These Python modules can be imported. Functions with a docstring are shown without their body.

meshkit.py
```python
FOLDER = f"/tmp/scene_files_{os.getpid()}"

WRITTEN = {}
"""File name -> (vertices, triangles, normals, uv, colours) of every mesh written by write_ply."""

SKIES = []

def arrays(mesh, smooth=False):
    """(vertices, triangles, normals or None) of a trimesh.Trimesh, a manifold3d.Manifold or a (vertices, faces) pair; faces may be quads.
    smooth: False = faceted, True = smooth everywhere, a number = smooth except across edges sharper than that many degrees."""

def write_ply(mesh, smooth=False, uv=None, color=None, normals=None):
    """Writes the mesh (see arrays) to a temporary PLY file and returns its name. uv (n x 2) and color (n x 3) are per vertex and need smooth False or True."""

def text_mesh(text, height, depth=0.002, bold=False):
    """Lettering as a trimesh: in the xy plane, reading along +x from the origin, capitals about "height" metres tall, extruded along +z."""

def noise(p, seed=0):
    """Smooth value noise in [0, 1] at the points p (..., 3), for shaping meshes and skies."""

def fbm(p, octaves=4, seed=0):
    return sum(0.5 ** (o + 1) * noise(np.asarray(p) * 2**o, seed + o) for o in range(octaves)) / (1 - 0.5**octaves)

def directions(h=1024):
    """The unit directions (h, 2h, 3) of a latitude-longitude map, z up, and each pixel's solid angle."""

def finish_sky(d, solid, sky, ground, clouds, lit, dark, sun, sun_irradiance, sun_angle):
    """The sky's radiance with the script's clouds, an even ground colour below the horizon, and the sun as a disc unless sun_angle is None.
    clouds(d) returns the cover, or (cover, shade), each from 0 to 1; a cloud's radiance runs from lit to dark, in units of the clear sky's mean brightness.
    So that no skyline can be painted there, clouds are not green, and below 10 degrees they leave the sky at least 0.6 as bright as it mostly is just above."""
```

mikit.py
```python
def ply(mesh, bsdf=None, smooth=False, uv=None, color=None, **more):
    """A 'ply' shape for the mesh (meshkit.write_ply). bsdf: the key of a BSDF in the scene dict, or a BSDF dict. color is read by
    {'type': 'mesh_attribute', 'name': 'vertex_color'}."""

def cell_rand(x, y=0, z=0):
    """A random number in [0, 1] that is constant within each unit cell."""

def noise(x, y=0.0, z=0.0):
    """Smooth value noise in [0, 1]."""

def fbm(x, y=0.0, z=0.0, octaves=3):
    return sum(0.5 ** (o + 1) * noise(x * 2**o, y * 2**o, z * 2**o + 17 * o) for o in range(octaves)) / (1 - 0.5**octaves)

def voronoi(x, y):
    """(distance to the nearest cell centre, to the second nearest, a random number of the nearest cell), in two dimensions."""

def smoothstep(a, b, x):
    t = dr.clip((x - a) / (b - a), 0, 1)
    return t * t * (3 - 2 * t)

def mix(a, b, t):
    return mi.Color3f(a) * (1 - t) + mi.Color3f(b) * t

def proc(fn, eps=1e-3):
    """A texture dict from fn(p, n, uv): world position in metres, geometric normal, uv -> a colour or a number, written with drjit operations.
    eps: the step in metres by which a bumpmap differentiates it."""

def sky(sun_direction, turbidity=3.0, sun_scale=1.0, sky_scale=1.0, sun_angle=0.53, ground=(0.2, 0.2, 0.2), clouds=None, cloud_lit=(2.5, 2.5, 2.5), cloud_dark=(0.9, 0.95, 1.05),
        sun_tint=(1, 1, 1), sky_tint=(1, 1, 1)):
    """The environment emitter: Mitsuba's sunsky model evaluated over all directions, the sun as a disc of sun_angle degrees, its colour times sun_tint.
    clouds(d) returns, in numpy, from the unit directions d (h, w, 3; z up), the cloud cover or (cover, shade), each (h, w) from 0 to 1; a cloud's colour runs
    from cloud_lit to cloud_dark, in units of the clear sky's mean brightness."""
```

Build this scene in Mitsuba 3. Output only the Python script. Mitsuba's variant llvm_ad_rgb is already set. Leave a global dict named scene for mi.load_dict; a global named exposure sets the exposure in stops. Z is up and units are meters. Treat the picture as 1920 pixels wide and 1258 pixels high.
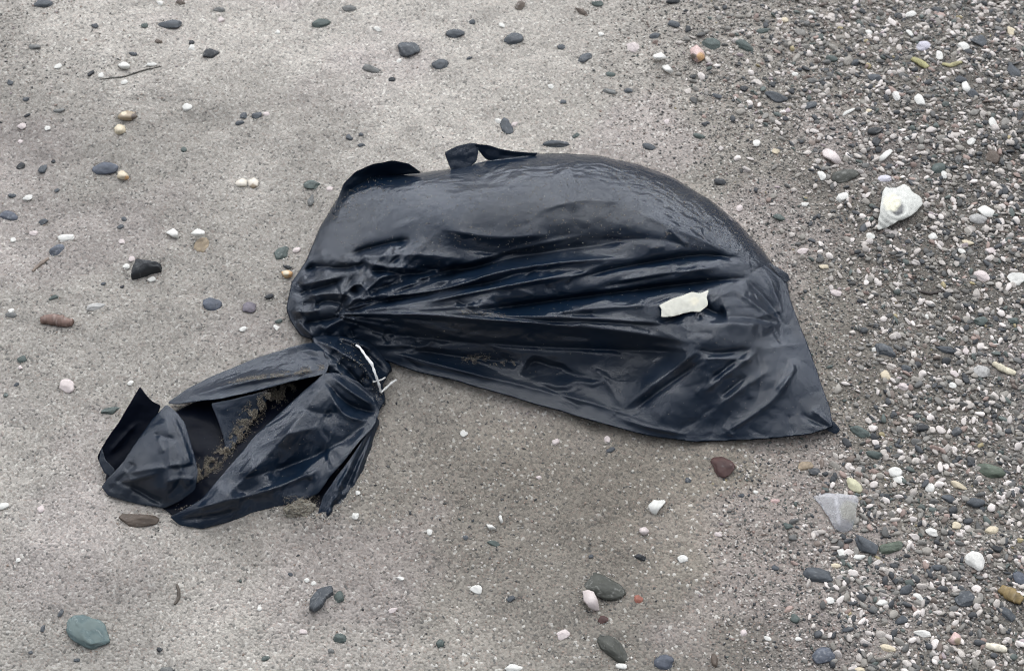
import math, random
import numpy as np
import trimesh, shapely
import drjit as dr
import mitsuba as mi
import mikit, meshkit
from scipy.spatial import Delaunay, cKDTree
from scipy.interpolate import RBFInterpolator
from mitsuba import ScalarTransform4f as T

scene, labels = {}, {}
rng = np.random.default_rng(11)

# ------------------------------------------------------------------ camera, sky, exposure
DIST, PITCH, HALF_W = 1.80, math.radians(52.0), 0.55
EYE = np.array([0.0, -DIST * math.cos(PITCH), DIST * math.sin(PITCH)])
TX = HALF_W / DIST
scene['camera'] = {
    'type': 'thinlens', 'fov': math.degrees(2 * math.atan(TX)), 'fov_axis': 'x',
    'to_world': T().look_at(origin=EYE.tolist(), target=[0, 0, 0], up=[0, 0, 1]),
    'aperture_radius': 0.0030, 'focus_distance': DIST - 0.12, 'near_clip': 0.05, 'far_clip': 2000.0}


def overcast(d):
    """full cloud cover; the veiled sun makes the far half of the sky brighter, the near half is heavy cloud"""
    n = meshkit.fbm(d * [2.2, 2.2, 3.5], 4, 5)
    toward = d[..., 1] * 0.92 + d[..., 2] * 0.38
    shade = 1 - np.clip((toward + 0.30) / 1.25, 0, 1)
    return np.ones(d.shape[:2]), np.clip(shade + 0.35 * (n - 0.5), 0, 1)


scene['sky'] = mikit.sky((0.12, 0.75, 0.95), turbidity=3, sun_scale=0.10, sun_angle=60, sun_tint=(0.84, 0.98, 1.20), clouds=overcast,
                         cloud_lit=(3.5, 3.65, 3.95), cloud_dark=(0.30, 0.335, 0.40), ground=(0.28, 0.27, 0.26))
exposure = 2.91

# ------------------------------------------------------------------ pixel of the 1920 x 1258 photograph -> point of the place at height z
FWD = np.array([0, math.cos(PITCH), -math.sin(PITCH)])
UP = np.array([0, math.sin(PITCH), math.cos(PITCH)])


def at(u, v, z=0.0):
    u, v, z = np.broadcast_arrays(np.asarray(u, float), np.asarray(v, float), np.asarray(z, float))
    d = FWD + ((u - 960) / 960 * TX)[..., None] * np.array([1.0, 0, 0]) - ((v - 629) / 960 * TX)[..., None] * UP
    t = (z - EYE[2]) / d[..., 2]
    return EYE + t[..., None] * d


def pixel(p):
    q = np.asarray(p, float) - EYE
    w = q @ FWD
    return 960 + q[..., 0] / w / TX * 960, 629 - (q @ UP) / w / TX * 960


def sstep(a, b, x):
    t = np.clip((x - a) / (b - a), 0, 1)
    return t * t * (3 - 2 * t)


# ------------------------------------------------------------------ materials
def vcol():
    return {'type': 'mesh_attribute', 'name': 'vertex_color'}


scene['stone_mat'] = {'type': 'twosided', 'b': {'type': 'principled', 'base_color': vcol(), 'roughness': 0.62, 'specular': 0.35}}
scene['clear_mat'] = {'type': 'blendbsdf', 'weight': 0.30, 'a': {'type': 'thindielectric', 'int_ior': 1.45}, 'b': {'type': 'diffuse', 'reflectance': vcol()}}
scene['shell_mat'] = {'type': 'twosided', 'b': {'type': 'principled', 'base_color': vcol(), 'roughness': 0.45, 'specular': 0.45}}


def sand_color(p, n, uv):
    g1 = mikit.voronoi(p.x * 430, p.y * 430)
    g2 = mikit.voronoi(p.x * 820 + 31, p.y * 820)
    big = mikit.fbm(p.x * 4.2, p.y * 4.2, 0.0, 3)
    pink = mikit.smoothstep(0.50, 0.72, mikit.fbm(p.x * 7 + 40, p.y * 7, 3.0, 3))
    coarse = mikit.smoothstep(-0.25, 0.50, p.x + 0.22 * (big - 0.5) - 0.36 * p.y)
    brown_patch = dr.exp(-(dr.square((p.x - 0.03) / 0.26) + dr.square((p.y + 0.19) / 0.13))) * (0.55 + 0.9 * big)  # browner, darker patch of sand in front of the bag
    base = mikit.mix((0.338, 0.314, 0.279), (0.158, 0.143, 0.121), coarse)
    base = mikit.mix(base, (0.135, 0.127, 0.114), 0.8 * mikit.smoothstep(0.28, 0.62, p.x + 0.12 * (big - 0.5) - 0.12 * p.y))
    base = mikit.mix(base, (0.196, 0.170, 0.136), 0.85 * (1 - dr.exp(-1.3 * brown_patch)))
    base = mikit.mix(base, (0.330, 0.285, 0.272), pink * 0.35)
    r = 0.55 * g1[2] + 0.45 * g2[2]
    c = base * (0.57 + 0.86 * r)
    c = dr.select(g1[2] > 0.965, mikit.mix(c, (0.56, 0.54, 0.49), 0.55), c)
    c = dr.select(g1[2] < 0.045, mikit.mix(c, (0.10, 0.10, 0.095), 0.55), c)
    c = dr.select((g2[2] > 0.45) & (g2[2] < 0.52), mikit.mix(c, (0.33, 0.24, 0.20), 0.4), c)
    return c * (0.80 + 0.38 * mikit.smoothstep(0.30, 0.68, big)) * (0.93 + 0.14 * mikit.noise(p.x * 26, p.y * 30))


def sand_relief(p, n, uv):
    a = mikit.voronoi(p.x * 430, p.y * 430)
    return 0.0011 * (1 - a[0]) + 0.0012 * mikit.fbm(p.x * 160, p.y * 160, 0.0, 3)


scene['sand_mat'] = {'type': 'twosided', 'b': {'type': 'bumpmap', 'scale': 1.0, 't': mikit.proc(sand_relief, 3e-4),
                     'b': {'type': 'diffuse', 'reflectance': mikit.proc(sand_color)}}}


def dust_mask(p):
    film = mikit.fbm(p.x * 16, p.y * 16 + 9, p.z * 16, 4)
    return 0.10 * mikit.smoothstep(0.42, 0.75, film)


def film_color(p, n, uv):
    return mikit.mix((0.0042, 0.0108, 0.0225), (0.26, 0.25, 0.225), dust_mask(p) * 0.5)


def film_rough(p, n, uv):
    """0: wet-looking film, 1: scuffed and matter"""
    return dr.clip(mikit.smoothstep(0.30, 0.75, mikit.fbm(p.x * 11, p.y * 11 + 3, p.z * 9, 3)) + 0.5 * dust_mask(p), 0, 1)


def film_relief(p, n, uv):
    x, y, z = 0.80 * p.x + 0.47 * p.y + 0.37 * p.z, -0.52 * p.x + 0.83 * p.y + 0.21 * p.z, -0.29 * p.x - 0.31 * p.y + 0.90 * p.z
    w = mikit.noise(x * 20, y * 20, z * 20)
    a = mikit.fbm(x * 46 + 2.6 * w, y * 70 - 1.9 * w, z * 60 + 2.2 * w, 2)
    c = mikit.noise(x * 95 + 5 * w, y * 120 + 4 * w, z * 100 - 3 * w)
    where = mikit.smoothstep(0.40, 0.70, mikit.fbm(x * 13 + 5, y * 13, z * 13, 2))
    return 0.0019 * dr.sqrt(dr.square(a - 0.5) + 0.00015) + 0.0016 * where * dr.maximum(0.10 - dr.abs(c - 0.5), 0.0)


def film(alpha):
    return {'type': 'roughplastic', 'distribution': 'ggx', 'alpha': alpha, 'int_ior': 1.41, 'diffuse_reflectance': mikit.proc(film_color)}


scene['film_mat'] = {'type': 'twosided', 'b': {'type': 'bumpmap', 'scale': 1.0, 't': mikit.proc(film_relief, 6e-4),
                     'b': {'type': 'blendbsdf', 'weight': mikit.proc(film_rough), 'a': film(0.03), 'b': film(0.13)}}}


scene['shaded_inner_film_mat'] = {'type': 'twosided', 'b': {'type': 'principled', 'base_color': {'type': 'rgb', 'value': [0.0035, 0.005, 0.010]}, 'roughness': 0.32, 'specular': 0.06}}  # duller, darker film; shade of the torn end put into the colour
scene['inside_mat'] = {'type': 'twosided', 'b': {'type': 'diffuse', 'reflectance': {'type': 'rgb', 'value': [0.006, 0.007, 0.009]}}}


# ------------------------------------------------------------------ the sand: one sheet out to the horizon, fine where the picture looks
bank = []


def ground_z(x, y):
    p = np.stack([x, y, np.zeros_like(x)], -1)
    far = sstep(1.2, 6.0, np.hypot(x, y))
    z = 0.014 * (meshkit.fbm(p * 5.0, 3, 3) - 0.5) + 0.0080 * (meshkit.fbm(p * 34.0, 3, 8) - 0.5)
    if bank:
        d, _ = bank[0].query(np.stack([x, y], -1), distance_upper_bound=0.06)
        z = z + 0.0048 * np.exp(-(np.minimum(d, 1.0) / 0.012) ** 2) * np.clip(1.8 * meshkit.fbm(p * 11.0, 2, 17) - 0.4, 0, 1)
    return z * (1 - far) + far * 0.5 * (meshkit.fbm(p * 0.12, 3, 21) - 0.5)



# ------------------------------------------------------------------ the bag: sheets of thin film, each an outline with heights (millimetres), inner heights and fold strokes
def along(pts, step):
    """the closed or open polyline (u, v, h ...) resampled every step pixels"""
    pts = np.asarray(pts, float)
    seg = np.hypot(*np.diff(pts[:, :2], axis=0).T)
    s = np.concatenate([[0], np.cumsum(seg)])
    t = np.linspace(0, s[-1], max(2, int(round(s[-1] / step)) + 1))
    return np.stack([np.interp(t, s, pts[:, k]) for k in range(pts.shape[1])], 1)


def rounded(pts, step, times=2):
    """closed polyline, resampled and lightly rounded at its corners"""
    p = along(np.vstack([pts, pts[:1]]), step)[:-1]
    for _ in range(times):
        p = 0.25 * np.roll(p, 1, 0) + 0.5 * p + 0.25 * np.roll(p, -1, 0)
    return p


def stroke(uv, pts, amp, above, below, power=0.95):
    """a fold along the polyline: amp millimetres at the line (fading to its ends), falling off over 'above' pixels on its left-hand side (up in the picture
    for a line drawn left to right) and 'below' on the other"""
    p = np.asarray(pts, float)
    for _ in range(2):
        q = np.empty((2 * len(p) - 2, p.shape[1]))
        q[0::2], q[1::2] = 0.75 * p[:-1] + 0.25 * p[1:], 0.25 * p[:-1] + 0.75 * p[1:]
        p = np.vstack([p[:1], q, p[-1:]])
    best, side, pos = np.full(len(uv), 1e9), np.zeros(len(uv)), np.zeros(len(uv))
    seg = np.hypot(*np.diff(p[:, :2], axis=0).T)
    s0 = np.concatenate([[0], np.cumsum(seg)])
    for k in range(len(p) - 1):
        a, b = p[k, :2], p[k + 1, :2]
        t = np.clip(((uv - a) @ (b - a)) / max((b - a) @ (b - a), 1e-9), 0, 1)
        q = uv - (a + t[:, None] * (b - a))
        d = np.hypot(q[:, 0], q[:, 1])
        cr = ((b - a)[0] * q[:, 1] - (b - a)[1] * q[:, 0]) / max(seg[k], 1e-9)
        m = (d < best - 1e-6) | ((d < best + 1e-6) & (np.abs(cr) > np.abs(side)))
        best[m], side[m], pos[m] = d[m], cr[m], (s0[k] + t * seg[k])[m]
    w = 0.84 * np.where(side < 0, above, below)
    f = pos / s0[-1]
    ends = np.clip(np.minimum(f, 1 - f) / 0.16, 0, 1) * 0.85 + 0.15
    return amp * ends * np.exp(-((np.sqrt(best ** 2 + 4.0) - 2.0) / w) ** power)


def make_sheet(outline, inner, strokes=(), res=4.0, soft=1, crumple=0.6, seed=0, kernel='thin_plate_spline', extra=None, hole=None):
    edge = rounded(np.asarray(outline, float), res, 2 if soft else 0)
    wob = np.column_stack([edge[:, :2] / 48, np.full(len(edge), seed + 0.5)])
    edge[:, 0] += 3 * (meshkit.fbm(wob, 3, seed + 40) - 0.5)
    edge[:, 1] += 4 * (meshkit.fbm(wob, 3, seed + 60) - 0.5)
    poly = shapely.Polygon(edge[:, :2]).buffer(0)
    u0, v0, u1, v1 = poly.bounds
    uu, vv = np.meshgrid(np.arange(u0, u1, res), np.arange(v0, v1, res * 0.87))
    uu[1::2] += res / 2
    g = np.stack([uu.ravel(), vv.ravel()], 1)
    g = g[shapely.contains_xy(poly.buffer(-res * 0.55), g[:, 0], g[:, 1])]
    if hole is not None:
        hp = shapely.Polygon(hole)
        ring = along(np.vstack([hole, hole[:1]]), res)[:-1]
        g = np.vstack([g[~shapely.contains_xy(hp.buffer(res * 0.5), g[:, 0], g[:, 1])], ring])
    uv = np.vstack([edge[:, :2], g])
    tri = Delaunay(uv).simplices
    c = uv[tri].mean(1)
    ok = shapely.contains_xy(poly, c[:, 0], c[:, 1])
    if hole is not None:
        ok &= ~shapely.contains_xy(hp, c[:, 0], c[:, 1])
    tri = tri[ok]
    ctl = np.vstack([along(np.vstack([outline, outline[:1]]), 14.0)[:-1], np.asarray(inner, float).reshape(-1, 3)])
    rbf = RBFInterpolator(ctl[:, :2] / 100, ctl[:, 2], kernel=kernel, smoothing=0.0 if kernel == 'linear' else 0.02)
    h = rbf(uv / 100)
    db = np.array(shapely.distance(shapely.LinearRing(edge[:, :2]), shapely.points(uv)))
    fade = sstep(0, 14, db)
    for s in strokes:
        h = h + stroke(uv, *s) * (0.25 + 0.75 * fade)
    p3 = np.stack([uv[:, 0] / 46, uv[:, 1] / 30, np.full(len(uv), seed * 3.7)], 1)
    rid = 1.6 * (meshkit.fbm(p3, 3, seed) - 0.5)
    rid2 = 1.2 * (meshkit.noise(p3 * 2.3, seed + 4) - 0.5)
    h = h + crumple * (2.2 * rid + 0.6 * rid2) * (0.2 + 0.8 * fade)
    if extra is not None:
        h = h + extra(uv, db)
    h = np.maximum(h, 0.6) / 1000
    f = tri.copy()
    a, b, cc = (uv[f[:, k]] for k in range(3))
    flip = ((b - a)[:, 0] * (cc - a)[:, 1] - (b - a)[:, 1] * (cc - a)[:, 0]) > 0
    f[flip] = f[flip][:, ::-1]
    return {'uv': uv, 'v': at(uv[:, 0], uv[:, 1], h), 'f': f, 'n_edge': len(edge)}


def pleats(centre, n, seed, lo, hi, amp, start, length):
    """long thin folds that fan out from where the film is tied"""
    rr = np.random.default_rng(seed)
    out = []
    for k in range(n):
        a = math.radians(lo + (hi - lo) * (k + rr.uniform(0, 1)) / n)
        r0, L, bend = rr.uniform(*start), rr.uniform(*length), rr.normal(0, 0.07)
        q = [(centre[0] + (r0 + L * t) * math.cos(a + bend * t), centre[1] + (r0 + L * t) * math.sin(a + bend * t)) for t in (0, 0.35, 0.7, 1.0)]
        w = rr.uniform(3.0, 5.5)
        out.append((q, amp * rr.choice([-1, 1]) * rr.uniform(0.6, 1.3), w * rr.uniform(0.8, 2.2), w))
    return out


def closed(s, depth=0.35, floor=-0.004, rows=7, lid=True):
    """the sheet with its border carried down to the ground, on the far side in a rounded slope away from the picture, and a bottom"""
    n = s['n_edge']
    b = s['v'][:n]
    nx = np.roll(b, -1, 0) - np.roll(b, 1, 0)
    out = np.stack([nx[:, 1], -nx[:, 0], 0 * nx[:, 0]], 1)
    out /= np.linalg.norm(out, axis=1, keepdims=True) + 1e-9
    area = 0.5 * np.sum(b[:, 0] * np.roll(b[:, 1], -1) - np.roll(b[:, 0], -1) * b[:, 1])
    out *= np.sign(area)
    r = depth * np.maximum(b[:, 2], 0) * np.clip(out[:, 1] * 1.6, 0, 1)
    for _ in range(6):
        r = 0.25 * np.roll(r, 1) + 0.5 * r + 0.25 * np.roll(r, -1)
    tuck = np.minimum(0.013, 1.1 * np.maximum(b[:, 2], 0)) * np.clip(-out[:, 1] * 1.6, 0, 1)
    r = r - tuck
    rings = [b]
    for k in range(1, rows + 1):
        t = k / rows
        q = b + out * (r * (1 - (1 - t) ** 2))[:, None]
        q[:, 2] = b[:, 2] * (1 - t) + floor * t
        rings.append(q)
    v, f = [s['v']], [s['f']]
    base = len(s['v'])
    prev = np.arange(n)
    for q in rings[1:]:
        cur = base + np.arange(n)
        v.append(q)
        f.append(np.stack([prev, np.roll(prev, -1), np.roll(cur, -1)], 1)[:, ::int(-area / abs(area))])
        f.append(np.stack([prev, np.roll(cur, -1), cur], 1)[:, ::int(-area / abs(area))])
        prev, base = cur, base + n
    return np.vstack(v), np.vstack(f), rings[-1][:, :2]


def creases(outline, centre, n, seed, amp=2.2, length=(25, 110)):
    """small random creases that mostly run out from the place where the film is gathered"""
    rr = np.random.default_rng(seed)
    poly = shapely.Polygon(np.asarray(outline)[:, :2]).buffer(-8)
    u0, v0, u1, v1 = poly.bounds
    out = []
    while len(out) < n:
        p = np.array([rr.uniform(u0, u1), rr.uniform(v0, v1)])
        if not poly.contains(shapely.Point(p)):
            continue
        d = p - np.asarray(centre, float)
        t = math.atan2(d[1], d[0]) + rr.normal(0, 0.30)
        L = rr.uniform(*length)
        q = [p + L * k * np.array([math.cos(t + 0.25 * k * rr.normal()), math.sin(t)]) for k in (0, 0.5, 1.0)]
        w = rr.uniform(3, 8)
        out.append(([tuple(x) for x in q], amp * rr.choice([-1, 1]) * rr.uniform(0.4, 1.2), w * rr.uniform(0.7, 1.8), w))
    return out


BAG = 'rubbish_bag'
labels[BAG] = {'label': 'black plastic rubbish bag lying knotted on the beach sand, with a torn open gathered end', 'category': 'bag'}
footprints = []


def part(name, mesh, mat='film_mat', smooth=True, label=None):
    key, k = f'{BAG}__{name}', 1
    while key in scene:
        key, k = f'{BAG}__{name}_{k:03d}', k + 1
    scene[key] = mikit.ply(mesh, mat, smooth=smooth)
    if label:
        labels[key] = {'label': label}
    return key


def thick(s, t=0.0006):
    """a loose sheet of film given its thickness"""
    v, f = s['v'], s['f']
    m = trimesh.Trimesh(v, f, process=False)
    nrm = np.array(m.vertex_normals)
    w = v - nrm * t
    e = np.arange(s['n_edge'])
    e2 = np.roll(e, -1)
    side = np.vstack([np.stack([e, e2, e2 + len(v)], 1), np.stack([e, e2 + len(v), e + len(v)], 1)])
    return np.vstack([v, w]), np.vstack([f, f[:, ::-1] + len(v), side])


# ---- the full part of the bag
body_edge = [(537, 580, 12), (546, 530, 20), (574, 490, 28), (600, 425, 28), (632, 372, 30), (660, 342, 36), (700, 326, 44), (740, 325, 48), (790, 324, 52), (850, 316, 56),
             (920, 300, 60), (1000, 290, 64), (1060, 287, 66), (1130, 294, 64), (1200, 309, 58), (1265, 334, 52), (1330, 374, 44), (1385, 419, 36), (1425, 463, 28), (1450, 497, 22),
             (1474, 514, 16), (1481, 560, 12), (1499, 610, 10), (1520, 660, 8), (1540, 720, 7), (1556, 765, 6), (1563, 800, 4), (1520, 814, 3), (1440, 822, 3), (1360, 827, 3), (1300, 828, 3),
             (1240, 821, 3), (1160, 803, 3), (1080, 780, 3), (1000, 757, 3), (920, 733, 3), (840, 711, 3), (770, 694, 4), (720, 676, 5), (690, 655, 8), (640, 645, 10), (598, 640, 12), (565, 630, 10), (545, 603, 10)]
body_edge = [(u, v, max(h, 9)) for u, v, h in body_edge]
body_in = [(700, 400, 58), (800, 390, 80), (900, 365, 92), (1000, 350, 98), (1100, 355, 98), (1200, 385, 92), (1300, 435, 76), (1380, 490, 54),
           (650, 460, 50), (750, 452, 73), (850, 425, 90), (980, 412, 102), (1100, 415, 103), (1220, 440, 93), (1340, 512, 62), (1430, 560, 34),
           (860, 480, 74), (960, 478, 82), (1080, 470, 86), (1190, 468, 84),
           (600, 530, 42), (690, 535, 57), (820, 520, 68), (950, 515, 77), (1100, 515, 80), (1250, 530, 70),
           (640, 588, 45), (760, 590, 56), (900, 599, 63), (1050, 610, 60), (1180, 622, 60), (1290, 641, 62), (1400, 612, 51), (1466, 612, 15),
           (690, 632, 20), (800, 655, 17), (900, 668, 17), (1000, 678, 20), (1100, 675, 22), (1180, 672, 24), (1250, 668, 34),
           (1162, 770, 9), (1100, 748, 10), (1050, 732, 10), (1000, 720, 10), (920, 703, 10), (840, 688, 10), (1200, 742, 20), (1230, 718, 32), (1290, 674, 52), (1200, 695, 24), (1130, 715, 16),
           (1300, 780, 21), (1240, 780, 23), (1400, 690, 40), (1480, 700, 22), (1400, 780, 18), (1500, 780, 12), (1340, 735, 35)]
body_folds = [
    # the long crest between top and front, and the shaded wall under it
    ([(640, 588), (767, 588), (900, 598), (1060, 610), (1180, 622), (1290, 641)], 9, 20, 9),
    ([(690, 622), (850, 640), (1000, 650), (1150, 656), (1288, 660)], -5, 9, 6),
    # gathers fanning out from the neck
    ([(684, 560), (780, 552), (867, 534), (934, 508), (1060, 490), (1170, 484)], 10, 5, 15),
    ([(690, 542), (800, 524), (880, 506), (960, 484), (1040, 474)], -10, 14, 8),
    ([(660, 568), (774, 558), (854, 542), (950, 528)], -8, 8, 6),
    ([(750, 585), (877, 548), (1000, 527), (1150, 507), (1250, 497)], 6, 7, 14),
    ([(1080, 520), (1150, 506), (1245, 487), (1315, 477), (1390, 485)], -11, 7, 8),
    ([(1150, 528), (1290, 508), (1350, 500)], 6, 9, 9),
    ([(1120, 540), (1210, 524), (1290, 508)], -5, 7, 6),
    ([(880, 586), (1000, 569), (1140, 551), (1297, 531), (1400, 521)], -15, 8, 10),
    ([(1000, 590), (1150, 575), (1240, 572)], 4, 9, 8),
    ([(1000, 602), (1120, 604), (1250, 611)], -4, 5, 5),
    ([(930, 592), (1100, 596), (1240, 606)], 4, 4, 5),
    ([(1320, 606), (1364, 606), (1466, 610)], 6, 10, 26),
    ([(1312, 572), (1345, 590), (1362, 585)], -13, 15, 15),
    ([(1320, 606), (1380, 590), (1466, 609)], -4, 6, 6),
    ([(1380, 545), (1430, 580), (1466, 608)], 4, 6, 9), ([(1400, 525), (1445, 570), (1466, 606)], -4, 6, 6), ([(1440, 520), (1458, 560), (1468, 606)], 3, 7, 7),
    # smooth dome: shallow dents
    ([(655, 478), (700, 463), (770, 449)], -9, 7, 9), ([(680, 482), (780, 476), (870, 486)], 5, 12, 14),
    ([(830, 430), (930, 448), (1030, 440)], 5, 26, 8), ([(860, 466), (960, 480), (1080, 466), (1200, 448)], -5, 24, 10),
    ([(1060, 300), (1080, 340), (1075, 400)], 3, 10, 12), ([(1010, 395), (1090, 372), (1170, 380)], 4, 22, 10),
    ([(1200, 400), (1290, 440), (1360, 470)], 3, 16, 8), ([(1100, 450), (1240, 447), (1300, 466)], -3, 12, 10), ([(1250, 425), (1290, 462)], 3, 6, 9),
    ([(680, 492), (744, 505), (800, 500)], 6, 6, 6), ([(690, 508), (800, 516), (880, 498)], -11, 10, 8), ([(760, 500), (860, 508), (930, 492)], -6, 8, 8),
    ([(790, 522), (830, 528), (880, 520)], 5, 5, 6), ([(690, 523), (740, 514), (770, 510)], 6, 5, 6),
    # the rolled lobe at the neck end
    ([(668, 512), (650, 540), (642, 572), (628, 604)], -8, 12, 9), ([(556, 536), (590, 528), (632, 520)], 6, 9, 8), ([(560, 509), (600, 499), (640, 505), (690, 493)], -9, 7, 9),
    ([(562, 551), (596, 541), (628, 532), (650, 520)], -8, 7, 5), ([(574, 562), (590, 552), (636, 549), (655, 556)], 5, 4, 5), ([(588, 574), (610, 563), (640, 568)], -8, 7, 5),
    ([(546, 583), (575, 586), (600, 580)], 5, 5, 6), ([(570, 606), (600, 602), (632, 596)], -10, 7, 7), ([(556, 600), (576, 622), (590, 636)], 5, 6, 6), ([(604, 622), (625, 606), (650, 596)], 5, 5, 7),
    ([(640, 560), (652, 540), (676, 530), (690, 548)], 6, 5, 5), ([(650, 575), (668, 556), (690, 566)], 5, 4, 5), ([(640, 572), (655, 586), (680, 582)], -5, 5, 5), ([(660, 540), (672, 552)], -7, 6, 6),
    # front: groove with sand, loose hem along the ground
    ([(740, 648), (800, 660), (900, 674), (985, 680)], -5, 9, 6), ([(762, 660), (795, 651), (810, 640), (813, 628)], 4, 5, 6), ([(700, 648), (790, 650), (850, 655)], 4, 8, 5),
    ([(720, 666), (760, 674), (920, 708), (1080, 748), (1165, 772), (1240, 800)], 3, 9, 6), ([(1166, 784), (1215, 802), (1290, 815)], 3, 5, 5),
    ([(735, 662), (820, 682), (930, 712)], 4, 4, 5), ([(1110, 686), (1142, 720), (1164, 764)], 3, 14, 8),
    # near corner: facets
    ([(1166, 768), (1230, 718), (1290, 672), (1318, 650)], 6, 40, 10), ([(1190, 768), (1250, 722), (1320, 676)], -5, 8, 14),
    ([(1351, 815), (1430, 768), (1475, 722), (1482, 690)], 5, 12, 12), ([(1318, 736), (1370, 695), (1415, 664)], 4, 9, 9), ([(1330, 715), (1375, 680), (1410, 650)], -4, 7, 7),
    ([(1345, 762), (1400, 722), (1450, 690)], 3, 8, 8), ([(1350, 745), (1400, 705)], -3, 6, 6), ([(1455, 735), (1484, 705), (1490, 680)], 3, 5, 6), ([(1300, 655), (1350, 664), (1405, 655)], -4, 9, 7),
    ([(1310, 672), (1360, 672), (1412, 676)], 3, 6, 6), ([(1418, 650), (1430, 700), (1420, 750)], -3, 8, 8), ([(1522, 768), (1545, 784), (1562, 800)], 4, 6, 6), ([(1500, 775), (1530, 792), (1555, 802)], -3, 6, 6),
]
pocket_edge = np.array([(984, 691), (990, 678), (1002, 671), (1016, 674), (1034, 681), (1054, 685), (1072, 696), (1086, 702), (1112, 710), (1130, 707), (1138, 711), (1131, 718), (1110, 724), (1090, 718), (1077, 719), (1064, 730), (1042, 729),
                 (1022, 722), (1007, 719), (996, 712), (1000, 704), (986, 704), (978, 699)], float)


def body_extra(uv, db):
    d = uv - np.array([620.0, 590.0])
    r, a = np.hypot(d[:, 0], d[:, 1]), np.arctan2(d[:, 1], d[:, 0])
    q = np.stack([np.log(r + 60) * 0.45, a * 9.0, 0 * a], 1)
    rib = 0.5 - np.abs(meshkit.fbm(q, 2, 31) - 0.5) * 2
    gather = np.exp(-np.maximum(r - 120, 0) / 260) * sstep(-0.75, -0.25, a) * (1 - sstep(0.22, 0.5, a))
    far = edge_far(uv)
    tp = shapely.Polygon(pocket_edge)
    inn = sstep(-5, 7, np.where(shapely.contains_xy(tp, uv[:, 0], uv[:, 1]), 1, -1) * np.array(shapely.distance(tp.exterior, shapely.points(uv))))
    pocket = inn * (np.clip((uv[:, 1] - 700) / 26, -1, 1) * 7.0 - 3)
    return pocket + 7.0 * (rib - 0.2) * gather - 16 * far * (1 - np.sqrt(np.clip(1 - (1 - np.clip(db / 26, 0, 1)) ** 2, 0, 1)))


def edge_far(uv):
    """1 near the border that is seen against the ground beyond the bag"""
    return sstep(560, 470, uv[:, 1]) * sstep(560, 640, uv[:, 0])


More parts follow.
